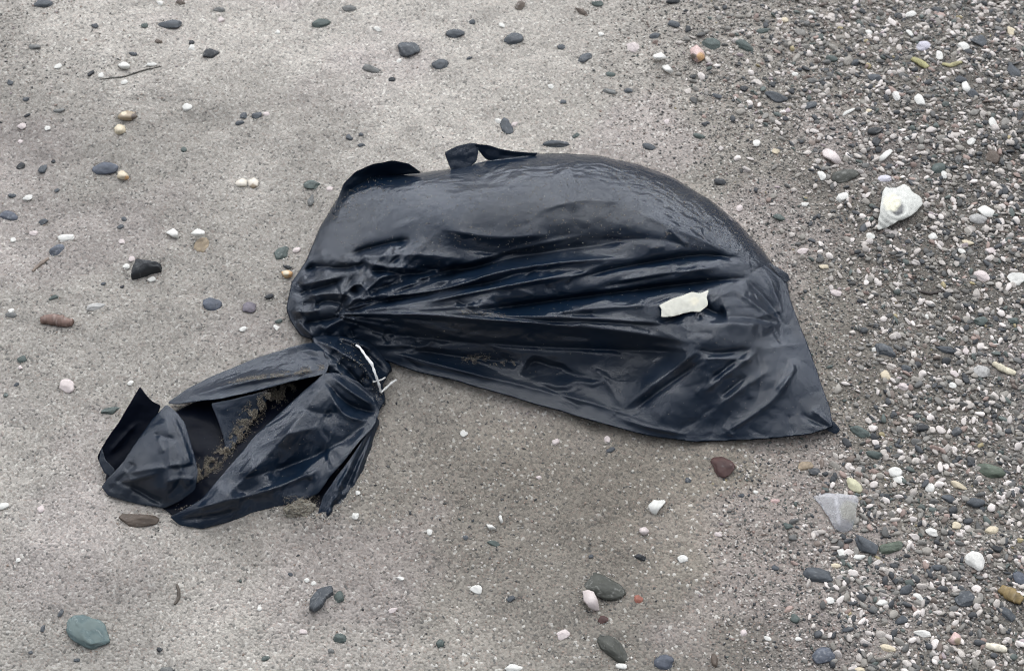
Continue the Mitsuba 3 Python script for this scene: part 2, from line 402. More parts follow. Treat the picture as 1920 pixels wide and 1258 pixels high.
body = make_sheet(body_edge, body_in, body_folds + pleats((640, 585), 17, 21, -26, 12, 2.6, (40, 150), (110, 480)) + pleats((640, 585), 14, 22, -60, -26, 2.4, (30, 70), (60, 150)) + creases(body_edge, (610, 590), 40, 3, 1.6) + creases([(545, 500), (760, 490), (1000, 510), (1420, 500), (1480, 640), (1280, 640), (1000, 640), (700, 640), (560, 620)], (620, 590), 70, 8, 1.9, (18, 80)) + creases([(1330, 650), (1480, 640), (1540, 790), (1260, 815)], (1480, 600), 14, 5, 1.3, (24, 80)) + creases([(540, 500), (700, 480), (760, 560), (740, 640), (560, 630)], (640, 580), 40, 9, 3.4, (14, 40)), res=2.5, crumple=0.75, seed=2, extra=body_extra)
bv, bf, foot = closed(body)
footprints.append(foot)
part('body', (bv, bf), label='full rounded body of the bag')
under = shapely.Polygon(foot).buffer(-0.006)
under = max(getattr(under, 'geoms', [under]), key=lambda g: g.area)
part('underside', trimesh.creation.extrude_polygon(under, 0.003, engine='earcut').apply_translation([0, 0, 0.001]), 'inside_mat', smooth=False)

# ---- loose flaps behind the top edge
def flap(outline, inner, label=None, name='flap', mat='film_mat', **kw):
    s = make_sheet(outline, inner, res=3.0, **kw)
    part(name, thick(s), mat, label=label)
    return s


flap([(622, 402, 30), (634, 372, 33), (644, 345, 40), (668, 322, 52), (700, 309, 62), (736, 302, 66), (766, 308, 62), (790, 325, 50), (760, 328, 42), (720, 330, 38), (690, 340, 34), (664, 362, 30), (645, 392, 26)],
     [(700, 320, 50), (660, 345, 40)], crumple=2.4, seed=5, label='dark flap standing up behind the left shoulder')
flap([(846, 320, 44), (838, 302, 48), (833, 287, 55), (856, 275, 60), (880, 269, 62), (896, 269, 62), (897, 285, 56), (893, 304, 50), (870, 318, 46)], [(868, 294, 54)], crumple=2.2, seed=6, label='dark grey corner of the fold lying against the top edge')
flap([(888, 270, 64), (915, 272, 62), (940, 281, 60), (966, 285, 60), (1010, 287, 62), (1000, 296, 56), (960, 300, 52), (930, 302, 48), (912, 300, 46), (904, 291, 50)], [(950, 291, 54)], crumple=2.2, seed=7, label='black strip of the fold along the top edge')
flap([(893, 306, 50), (930, 299, 53), (990, 292, 58), (1010, 295, 58), (930, 312, 52), (870, 322, 48)], [], crumple=0.4, seed=8, kernel='linear')
flap([(1440, 492, 24), (1460, 503, 22), (1478, 514, 18), (1482, 526, 13), (1472, 530, 15), (1455, 512, 22)], [], crumple=0.4, seed=9, kernel='linear')
flap([(1538, 786, 8), (1562, 788, 9), (1576, 805, 5), (1568, 814, 2), (1550, 806, 4)], [(1558, 797, 9)], crumple=0.6, seed=10, label='black tip of the bottom corner')

# ---- the gathered neck
neck_edge = [(585, 632, 14), (610, 628, 20), (650, 632, 24), (690, 640, 18), (720, 662, 10), (735, 690, 6), (718, 722, 8), (722, 752, 8), (706, 778, 8), (680, 760, 22), (650, 722, 30), (618, 700, 30), (600, 676, 24), (590, 655, 18)]
neck = make_sheet(neck_edge,
                  [(640, 665, 34), (670, 690, 32), (695, 720, 22), (700, 690, 20)],
                  [([(600, 640), (640, 660), (690, 690), (712, 740)], 8, 7, 7), ([(612, 660), (650, 690), (690, 740)], -8, 6, 6), ([(640, 640), (690, 665), (722, 700)], -9, 6, 6), ([(620, 690), (660, 712), (702, 770)], 7, 5, 6),
                   ([(600, 660), (640, 680)], 5, 5, 5), ([(660, 640), (700, 655)], 5, 5, 5), ([(640, 700), (680, 735)], -6, 5, 5)] + creases(neck_edge, (690, 690), 30, 30, 3.0, (12, 40)), res=2.8, crumple=1.5, seed=12)
nv, nf, foot = closed(neck)
part('neck', (nv, nf), label='crumpled black neck gathered under the white tie')

# ---- the torn open end beyond the neck
tail_base = make_sheet([(300, 950, 4), (330, 972, 2), (380, 978, 2), (430, 964, 2), (470, 952, 3), (520, 962, 3), (560, 974, 3), (600, 977, 3), (626, 976, 3), (645, 955, 4), (668, 918, 4), (692, 858, 5), (704, 815, 6), (706, 780, 8),
                        (640, 740, 12), (600, 700, 12), (560, 690, 9), (480, 700, 5), (400, 735, 4), (330, 770, 4), (290, 790, 5), (215, 860, 4), (198, 892, 3), (200, 920, 3)],
                       [(345, 775, 5), (400, 765, 4), (450, 755, 4), (520, 730, 5), (400, 790, 4), (360, 820, 5), (400, 850, 7), (440, 850, 6), (400, 880, 5), (500, 790, 9), (420, 920, 5), (470, 920, 5), (560, 930, 5)], res=3.6, crumple=1.2, seed=14)
tv, tf, foot = closed(tail_base)
footprints.append(foot)
part('torn_end', (tv, tf), 'shaded_inner_film_mat', label='black inner face of the torn open end, sandy inside')
top_fold_edge = [(612, 641, 18), (575, 644, 16), (545, 650, 14), (470, 675, 12), (400, 704, 9), (350, 729, 7), (313, 755, 6), (330, 758, 14), (370, 752, 22), (420, 746, 28), (480, 732, 34), (540, 716, 37), (585, 706, 38), (612, 700, 36), (620, 670, 30)]
top_fold = make_sheet(top_fold_edge,
                      [(560, 675, 30), (480, 700, 27), (400, 728, 20)],
                      [([(400, 726), (480, 712), (610, 690)], 4, 8, 6), ([(350, 745), (440, 720), (540, 700)], 3, 5, 5), ([(540, 662), (580, 655), (615, 660)], 3, 6, 6), ([(420, 712), (520, 680), (600, 668)], -2, 8, 8)] + creases(top_fold_edge, (625, 680), 12, 12, 1.6, (25, 90)),
                      res=3.0, crumple=0.5, seed=15)
part('upper_fold', thick(top_fold), label='blue-grey upper fold of the torn end with a sandy lower edge')
inner_fold = make_sheet([(396, 756, 26), (440, 748, 31), (500, 732, 32), (505, 745, 24), (480, 775, 17), (458, 810, 11), (436, 842, 8), (424, 846, 8), (416, 810, 16), (406, 780, 22)], [(440, 790, 19), (460, 765, 25)], res=3.0, crumple=1.2, seed=16)
part('inner_fold', thick(inner_fold))
main_fold_edge = [(608, 700, 38), (640, 700, 36), (672, 716, 32), (696, 738, 26), (712, 770, 16), (700, 800, 22), (672, 830, 25), (648, 860, 24), (620, 892, 20), (596, 925, 13), (560, 942, 9), (515, 950, 7), (470, 963, 4), (430, 979, 3), (380, 992, 2), (336, 984, 3), (318, 968, 7), (346, 954, 14), (380, 934, 22),
                        (410, 898, 22), (440, 862, 24), (480, 815, 27), (525, 775, 31), (570, 732, 35)]
main_fold = make_sheet(main_fold_edge,
                       [(605, 735, 44), (545, 810, 44), (475, 882, 39), (425, 928, 30), (678, 790, 22), (600, 846, 19), (525, 886, 16), (455, 922, 15), (640, 852, 27), (585, 892, 23), (515, 924, 19), (440, 946, 18), (640, 790, 32), (655, 740, 35)],
                       [([(605, 718), (560, 790), (475, 880), (415, 938)], 6, 16, 10), ([(610, 715), (650, 760), (706, 775)], -7, 6, 6), ([(622, 706), (665, 740), (706, 762)], 6, 5, 5), ([(640, 702), (680, 728), (704, 752)], -6, 5, 5),
                        ([(690, 790), (620, 845), (520, 880), (430, 905)], -7, 18, 14), ([(612, 720), (640, 780), (690, 790)], 5, 8, 6), ([(600, 800), (540, 812), (480, 840)], 3, 10, 6), ([(555, 760), (600, 778), (660, 770)], -3, 10, 10),
                        ([(350, 958), (420, 940), (500, 922), (600, 880)], 6, 12, 6), ([(340, 975), (400, 968), (450, 955)], -3, 5, 5), ([(370, 962), (410, 960), (440, 948)], 3, 4, 4), ([(640, 830), (600, 860), (560, 890)], 4, 8, 6)] + creases(main_fold_edge, (640, 700), 26, 50, 1.9, (20, 90)),
                       res=3.0, crumple=0.8, seed=17)
part('main_fold', thick(main_fold), label='broad creased sheet of the torn end between sand trail and neck')
side_fold_edge = [(706, 782, 14), (712, 790, 10), (700, 822, 8), (692, 858, 7), (668, 918, 5), (645, 956, 4), (628, 979, 3), (602, 978, 4), (596, 962, 8), (606, 930, 14), (630, 895, 19), (655, 862, 22), (680, 826, 22), (696, 800, 18)]
side_fold = make_sheet(side_fold_edge,
                       [(650, 900, 15), (620, 950, 9)], [([(690, 810), (650, 880), (612, 970)], 6, 7, 7), ([(700, 800), (668, 870), (640, 930)], -5, 6, 6), ([(704, 790), (690, 840), (655, 925)], 4, 5, 5), ([(660, 810), (690, 800)], 5, 4, 4)] + creases(side_fold_edge, (706, 785), 14, 14, 2.2, (20, 70)),
                       res=2.8, crumple=1.0, seed=18)
part('side_fold', thick(side_fold), label='narrow shiny fold hanging to the sand at the right of the torn end')
left_fold_edge = [(312, 757, 30), (330, 770, 32), (346, 792, 32), (358, 830, 31), (366, 858, 30), (371, 885, 28), (366, 918, 20), (340, 938, 12), (308, 953, 6), (255, 944, 3), (202, 929, 3), (189, 912, 6), (205, 893, 13), (230, 868, 20), (256, 828, 26), (286, 786, 29)]
left_fold = make_sheet(left_fold_edge,
                       [(310, 800, 38), (330, 850, 38), (290, 860, 36), (330, 890, 33), (265, 890, 27), (240, 905, 20), (300, 915, 24), (262, 918, 13), (215, 912, 10), (290, 930, 13)],
                       [([(312, 762), (318, 840), (316, 900), (306, 950)], 2.5, 14, 8), ([(218, 900), (262, 920), (304, 946)], -6, 8, 6), ([(225, 888), (290, 878), (362, 868)], 4, 8, 8), ([(320, 772), (346, 830), (360, 880)], 3, 5, 5),
                        ([(300, 870), (330, 880), (366, 870)], -3, 7, 7), ([(288, 815), (310, 818), (330, 826)], -3, 5, 5), ([(310, 905), (340, 895), (368, 900)], 3, 6, 8), ([(205, 908), (250, 900), (300, 885)], 3, 6, 6)] + creases(left_fold_edge, (310, 760), 16, 34, 2.0, (14, 60)),
                       res=2.8, crumple=0.8, seed=19)
part('left_fold', thick(left_fold), label='creased blue-grey flap at the far left of the torn end')
flap([(262, 724, 46), (272, 738, 42), (285, 752, 34), (302, 760, 28), (290, 790, 20), (262, 830, 10), (235, 866, 5), (212, 884, 4), (196, 884, 6), (182, 856, 14), (192, 836, 20), (206, 815, 26), (224, 790, 33), (242, 760, 40)],
     [(245, 810, 16), (215, 850, 10), (262, 775, 26)], crumple=1.0, seed=20, strokes=[([(205, 850), (235, 815), (255, 795)], 4, 4, 4)], label='black pointed flap standing at the left end', mat='shaded_inner_film_mat')
flap([(190, 838, 22), (198, 862, 18), (216, 882, 12), (208, 894, 9), (196, 888, 10), (186, 866, 15)], [], crumple=0.5, seed=21)

# ---- the white tie round the neck
def tube(path, r, sides=8, flat=1.0):
    p = np.asarray(path, float)
    t = np.gradient(p, axis=0)
    t /= np.linalg.norm(t, axis=1, keepdims=True)
    a = np.cross(t, [0, 0, 1.0])
    a /= np.linalg.norm(a, axis=1, keepdims=True) + 1e-9
    b = np.cross(t, a)
    ang = np.arange(sides) / sides * 2 * np.pi
    r = np.broadcast_to(r, len(p))
    v = (p[:, None] + r[:, None, None] * (np.cos(ang)[None, :, None] * a[:, None] + flat * np.sin(ang)[None, :, None] * b[:, None])).reshape(-1, 3)
    k = np.arange(len(p) - 1)[:, None] * sides + np.arange(sides)
    k2 = np.arange(len(p) - 1)[:, None] * sides + (np.arange(sides) + 1) % sides
    f = np.stack([k, k2, k2 + sides, k + sides], -1).reshape(-1, 4)
    f = np.vstack([f[:, [0, 1, 2]], f[:, [0, 2, 3]]])
    caps = [(0, j + 1, j) for j in range(1, sides - 1)] + [(len(v) - sides, len(v) - sides + j, len(v) - sides + j + 1) for j in range(1, sides - 1)]
    return v, np.vstack([f, caps])


def pathpx(pts, step=2.0):
    q = along(np.asarray(pts, float), step)
    return at(q[:, 0], q[:, 1], q[:, 2] / 1000)


scene['tie_mat'] = {'type': 'twosided', 'b': {'type': 'principled', 'base_color': {'type': 'rgb', 'value': [0.58, 0.57, 0.54]}, 'roughness': 0.5, 'specular': 0.4}}
tie = pathpx([(668, 647, 34), (675, 652, 38), (686, 668, 40), (697, 682, 40), (704, 702, 36), (711, 722, 26), (714, 736, 16), (724, 727, 9), (735, 717, 8), (743, 712, 8)])
tw = 0.0013 * (1 + 0.5 * np.exp(-((np.arange(len(tie)) - 20) / 4.0) ** 2) + 0.18 * np.sin(np.arange(len(tie)) * 0.9))
part('tie', tube(tie, tw, 8, 0.6), 'tie_mat', label='frayed white string tie round the neck')
part('tie_end', tube(pathpx([(700, 716, 30), (716, 712, 22), (722, 708, 16)]), 0.0009, 6), 'tie_mat')

scene['cream_mat'] = {'type': 'twosided', 'b': {'type': 'principled', 'base_color': vcol(), 'roughness': 0.55, 'specular': 0.4}}
SHEETS = {'body': body, 'neck': neck, 'base': tail_base, 'inner': inner_fold, 'upper': top_fold, 'main': main_fold, 'left': left_fold, 'side': side_fold}


def on_bag(u, v, names=('upper', 'main', 'left', 'side', 'neck', 'base', 'body')):
    """the points of the named sheets nearest to those pixels (first sheet that covers each)"""
    q = np.stack([np.atleast_1d(u), np.atleast_1d(v)], 1).astype(float)
    out, done = np.zeros((len(q), 3)), np.zeros(len(q), bool)
    for n in names:
        s = SHEETS[n]
        d, k = cKDTree(s['uv']).query(q)
        m = (d < 4) & ~done
        h = s['v'][k, 2]
        out[m] = at(q[m, 0], q[m, 1], h[m])
        done |= m
    return out, done


# ------------------------------------------------------------------ the sheet of sand itself, banked a little against the bag
bank.append(cKDTree(np.vstack([np.array(shapely.LinearRing(f).segmentize(0.002).coords)[:, :2] for f in footprints])))


def axis(lo, hi, step):
    inner = np.arange(lo, hi + step / 2, step)
    g = step * np.cumsum(1.16 ** np.arange(1, 74))
    g = g[g < 400]
    return np.concatenate([lo - g[::-1], inner, hi + g])


gx, gy = axis(-0.72, 0.74, 0.0030), axis(-0.48, 0.72, 0.0033)
GX, GY = np.meshgrid(gx, gy)
gv = np.stack([GX.ravel(), GY.ravel(), ground_z(GX.ravel(), GY.ravel())], 1)
i = (np.arange(len(gy) - 1)[:, None] * len(gx) + np.arange(len(gx) - 1)).ravel()
gf = np.stack([i, i + 1, i + 1 + len(gx), i + len(gx)], 1)
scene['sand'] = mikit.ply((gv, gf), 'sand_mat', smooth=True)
labels['sand'] = {'kind': 'structure', 'label': 'grey-beige beach sand, coarser and darker towards the gravel on the right', 'category': 'sand'}

# ------------------------------------------------------------------ stones, shells, driftwood
def ico(sub):
    m = trimesh.creation.icosphere(subdivisions=sub)
    return np.array(m.vertices), np.array(m.faces)


ICO = {k: ico(k) for k in range(5)}
ICO[-1] = (np.array([(1, 0, 0), (-1, 0, 0), (0, 1, 0), (0, -1, 0), (0, 0, 1), (0, 0, -1)], float), np.array([(0, 2, 4), (2, 1, 4), (1, 3, 4), (3, 0, 4), (2, 0, 5), (1, 2, 5), (3, 1, 5), (0, 3, 5)]))


def unit_stone(seed, sub=3, angular=0.4, flat=1.0):
    r = np.random.default_rng(seed)
    v, f = ICO[sub]
    v = v.copy()
    for _ in range(int(4 + 10 * angular)):
        n = r.normal(size=3)
        n /= np.linalg.norm(n)
        d = r.uniform(0.55, 0.9) if angular > 0.25 else r.uniform(0.72, 0.94)
        over = np.maximum(v @ n - d, 0)
        v -= over[:, None] * n * 0.92
    nz = meshkit.fbm(v * 1.4 + r.uniform(0, 50, 3), 3, seed % 97)
    v *= (1 + 0.50 * (nz - 0.5))[:, None]
    nz = meshkit.fbm(v * 7 + r.uniform(0, 50, 3), 2, seed % 89)
    v *= (1 + 0.045 * (nz - 0.5))[:, None]
    v -= (v.max(0) + v.min(0)) / 2
    return v / np.abs(v).max(0), f


def mottled(v, color, seed, strength=0.35, scale=1.0, second=None):
    r = np.random.default_rng(seed + 5)
    a = meshkit.fbm(v * 2.2 * scale + r.uniform(0, 40, 3), 4, seed % 71)
    b = meshkit.noise(v * 15 * scale + r.uniform(0, 40, 3), seed % 61)
    c = np.asarray(color, float) * (1 + strength * (2 * a - 1) + 0.45 * strength * (2 * b - 1))[:, None]
    vein = np.exp(-((meshkit.fbm(v * 1.3 * scale + r.uniform(0, 40, 3), 3, seed % 53) - 0.5) / 0.012) ** 2) * (r.uniform() < 0.4)
    grit = (meshkit.noise(v * 22 * scale + r.uniform(0, 40, 3), seed % 43) > 0.86) * 0.5
    if np.mean(color) < 0.2:
        c = c + (0.10 * vein + 0.12 * grit)[:, None] * np.array([1, 0.97, 0.9])
    if second is not None:
        m = sstep(0.52, 0.62, a)[:, None]
        c = c * (1 - m) + np.asarray(second) * m
    return np.clip(c, 0.008, 0.9)


COL = {'slate': (0.056, 0.062, 0.068), 'black': (0.022, 0.024, 0.026), 'grey': (0.115, 0.115, 0.108), 'green': (0.062, 0.078, 0.070), 'bluegreen': (0.090, 0.125, 0.123), 'olive': (0.052, 0.053, 0.044),
       'brown': (0.085, 0.065, 0.050), 'red': (0.060, 0.030, 0.026), 'brick': (0.26, 0.10, 0.07), 'purple': (0.125, 0.110, 0.125), 'bluegrey': (0.070, 0.078, 0.095), 'white': (0.56, 0.545, 0.50), 'cream': (0.50, 0.43, 0.31),
       'yellow': (0.42, 0.40, 0.27), 'pinkwhite': (0.50, 0.435, 0.41), 'tan': (0.28, 0.22, 0.15), 'lilac': (0.46, 0.44, 0.48), 'palegrey': (0.33, 0.32, 0.30), 'orange': (0.50, 0.30, 0.14), 'ochre': (0.22, 0.16, 0.07), 'moss': (0.072, 0.088, 0.064),
       'pink': (0.46, 0.33, 0.30)}
taken = {}


def key_for(name):
    taken[name] = taken.get(name, -1) + 1
    return name if taken[name] == 0 else f'{name}_{taken[name]:03d}'


placed_px, centre_px = [], {}


def axes_at(u, v, w, h, rot, z=0.0, height=0.0):
    """ground vectors of the half axes of an image ellipse w x h turned by rot degrees (counter-clockwise in the picture), allowing for the object's height"""
    s = np.linalg.norm(at(u + 1, v) - at(u, v))
    sv = (at(u, v - 1) - at(u, v))[1]
    a = math.radians(rot)
    ax = np.array([math.cos(a) * s, math.sin(a) * sv]) * w / 2
    ay = np.array([-math.sin(a) * s, math.cos(a) * sv]) * h / 2
    vis = height * math.cos(PITCH) / math.sin(PITCH)
    L = np.linalg.norm(ay)
    ay = ay * max(0.55, (L - 0.5 * vis) / L)
    return ax, ay, s


def add_stone(name, cat, u, v, w, h, rot, col, label, group=None, angular=0.4, tall=0.42, sink=0.45, second=None, mat='stone_mat', sub=None, strength=0.35, lift=0.0, rough=0.0):
    seed = int(u * 7 + v * 13) % 100000
    sub = sub if sub is not None else (4 if w > 60 else 3 if w > 24 else 2)
    uvw, f = unit_stone(seed, sub, angular)
    if rough:
        uvw = uvw * (1 + rough * (meshkit.fbm(uvw * 3.5 + 7, 4, 6) - 0.5))[:, None]
    s = np.linalg.norm(at(u + 1, v) - at(u, v))
    hz = tall * math.sqrt(w * h) / 2 * s
    ax, ay, s = axes_at(u, v, w, h, rot, 0, hz)
    zc = hz * (1 - 2 * sink) * 1.0
    c = at(u, v, max(zc, 0.0) + lift)
    gz = float(ground_z(np.array([c[0]]), np.array([c[1]]))[0]) + lift
    p = np.zeros_like(uvw)
    p[:, 0] = c[0] + uvw[:, 0] * ax[0] + uvw[:, 1] * ay[0]
    p[:, 1] = c[1] + uvw[:, 0] * ax[1] + uvw[:, 1] * ay[1]
    p[:, 2] = gz + zc + uvw[:, 2] * hz
    key = key_for(name)
    cc = COL[col] if isinstance(col, str) else col
    scene[key] = mikit.ply((p, f), mat, smooth=True, color=mottled(uvw, cc, seed, strength, second=COL.get(second) if isinstance(second, str) else second))
    labels[key] = {'label': label, 'category': cat}
    if group:
        labels[key]['group'] = group
    placed_px.append((u, v, max(w, h) / 2))
    centre_px[key] = (u, v)
    return key


def outline_stone(name, cat, outline, col, label, tall=0.010, second=None, bevel=0.16, strength=0.3, ridge=None):
    """a stone with a traced outline: bevelled slab, top uneven"""
    o = np.asarray(outline, float)
    ce = o.mean(0)
    seed = int(ce.sum()) % 9973
    g = at(o[:, 0], o[:, 1], tall * 0.4)[:, :2]
    poly = shapely.Polygon(g).buffer(0.0012).buffer(-0.0006)
    L = math.sqrt(poly.area)
    levels = [(-0.5, 0.90), (0.0, 1.0), (0.55, 0.97), (0.85, 1 - bevel * 0.6), (1.0, 1 - bevel * 1.6)]
    ring = np.array(poly.exterior.segmentize(L / 26).coords)[:-1]
    c2 = ring.mean(0)
    pts, n = [], len(ring)
    for z, sc in levels:
        q = c2 + (ring - c2) * sc
        pts.append(np.column_stack([q, np.full(n, z * tall)]))
    for sc in (0.72, 0.5, 0.28, 0.1):
        q = c2 + (ring - c2) * sc * (1 - bevel * 1.6)
        pts.append(np.column_stack([q, np.full(n, tall * (1.0 + 0.12 * (1 - sc)))]))
    pts.append(np.array([[*c2, tall * 1.12]]))
    p = np.vstack(pts)
    m = len(levels) + 4
    f = []
    for k in range(m - 1):
        a = k * n + np.arange(n)
        b = k * n + (np.arange(n) + 1) % n
        f += [np.stack([a, b, b + n], 1), np.stack([a, b + n, a + n], 1)]
    a = (m - 1) * n + np.arange(n)
    b = (m - 1) * n + (np.arange(n) + 1) % n
    f.append(np.stack([a, b, np.full(n, m * n)], 1))
    f = np.vstack(f)
    if poly.exterior.is_ccw is False:
        f = f[:, ::-1]
    un = (p - [*c2, 0]) / L
    top = np.clip(p[:, 2] / tall, 0, 1)
    p[:, 2] += top * tall * 0.55 * (meshkit.fbm(un * 4 + seed, 3, 3) - 0.5) + float(ground_z(c2[:1], c2[1:])[0])
    p[:, :2] += (un[:, :2] / (np.linalg.norm(un[:, :2], axis=1, keepdims=True) + 1e-6)) * (0.05 * L * (meshkit.fbm(un * 5 + seed, 3, 9) - 0.5))[:, None]
    key = key_for(name)
    scene[key] = mikit.ply((p, f), 'stone_mat', smooth=40, ) if False else mikit.ply((p, f), 'stone_mat', smooth=True, color=mottled(un * 1.6, COL[col] if isinstance(col, str) else col, seed, strength, 2.0, COL.get(second) if isinstance(second, str) else second))
    labels[key] = {'label': label, 'category': cat}
    placed_px.append((*ce, np.hypot(*(o - ce).T).max()))
    centre_px[key] = tuple(ce)
    return key


def add_shell(name, cat, outline, col, label, curve=0.006, lift=0.002, t=0.0014, dark=None, tilt=(0, 0), where=None, group=None, strength=0.12, rim=None, parent=None, mat='shell_mat', ribs=0.0):
    """a curved shell fragment with a traced outline; dark: list of (u, v, radius px, colour) stains"""
    o = np.asarray(outline, float)
    ce = o.mean(0)
    seed = int(ce.sum() * 3) % 9973
    edge = rounded(np.column_stack([o, 0 * o[:, 0]]), max(1.5, np.ptp(o[:, 0]) / 30), 1)[:, :2]
    wob = np.column_stack([edge / (4 + np.ptp(o[:, 0]) / 12), np.zeros(len(edge))])
    edge = edge + (edge - ce) * (0.16 * (meshkit.fbm(wob, 3, seed) - 0.5))[:, None]
    poly = shapely.Polygon(edge).buffer(0)
    u0, v0, u1, v1 = poly.bounds
    res = max(1.6, (u1 - u0) / 24)
    uu, vv = np.meshgrid(np.arange(u0, u1, res), np.arange(v0, v1, res))
    g = np.stack([uu.ravel(), vv.ravel()], 1)
    g = g[shapely.contains_xy(poly.buffer(-res * 0.5), g[:, 0], g[:, 1])]
    uv = np.vstack([edge, g])
    tri = Delaunay(uv).simplices
    cc = uv[tri].mean(1)
    tri = tri[shapely.contains_xy(poly, cc[:, 0], cc[:, 1])]
    rad = np.hypot(*((uv - ce) / [(u1 - u0) / 2, (v1 - v0) / 2]).T)
    if where is None:
        g0 = at(*ce)
        base = float(ground_z(g0[:1], g0[1:2])[0])
    else:
        base = where
    d = uv - ce
    s = np.linalg.norm(at(ce[0] + 1, ce[1]) - at(*ce))
    h = base + lift + curve * (1 - np.clip(rad, 0, 1.2) ** 2) + (d[:, 0] * tilt[0] - d[:, 1] * tilt[1]) * s
    h += ribs * np.sin(rad * 26) + 0.0006 * (meshkit.fbm(np.column_stack([uv / 9, 0 * rad]), 2, seed) - 0.5)
    top = at(uv[:, 0], uv[:, 1], h)
    bot = top - [0, 0, t]
    a, b, c = (uv[tri[:, k]] for k in range(3))
    fl = ((b - a)[:, 0] * (c - a)[:, 1] - (b - a)[:, 1] * (c - a)[:, 0]) > 0
    tri[fl] = tri[fl][:, ::-1]
    n, e = len(uv), np.arange(len(edge))
    e2 = np.roll(e, -1)
    f = np.vstack([tri, tri[:, ::-1] + n, np.stack([e, e2, e2 + n], 1), np.stack([e, e2 + n, e + n], 1)])
    q = np.column_stack([(uv - ce) / max(u1 - u0, 1) * 2, 0 * rad])
    col3 = mottled(q, COL[col] if isinstance(col, str) else col, seed, strength, 1.2)
    for (du, dv, r, colr) in dark or ():
        m = sstep(1.15, 0.75, np.hypot(uv[:, 0] - du, uv[:, 1] - dv) / r + 0.3 * (meshkit.noise(q * 6, 3) - 0.5))[:, None]
        col3 = col3 * (1 - m) + np.asarray(COL[colr] if isinstance(colr, str) else colr) * m
    key = key_for(name) if parent is None else parent
    scene[key] = mikit.ply((np.vstack([top, bot]), f), mat, smooth=True, color=np.vstack([col3, col3]))
    if parent is None:
        labels[key] = {'label': label, 'category': cat}
        if group:
            labels[key]['group'] = group
    placed_px.append((*ce, np.hypot(*(o - ce).T).max()))
    centre_px[key] = tuple(ce)
    return key


def chip_outline(u, v, w, h, rot, seed, n=7):
    r = np.random.default_rng(seed)
    a = np.sort(r.uniform(0, 2 * np.pi / n, n) * 0.8 + np.arange(n) * 2 * np.pi / n)
    rr = r.uniform(0.72, 1.12, n)
    x, y = np.cos(a) * rr * w / 2, np.sin(a) * rr * h / 2
    t = math.radians(rot)
    return np.column_stack([u + x * math.cos(t) + y * math.sin(t), v - x * math.sin(t) + y * math.cos(t)])

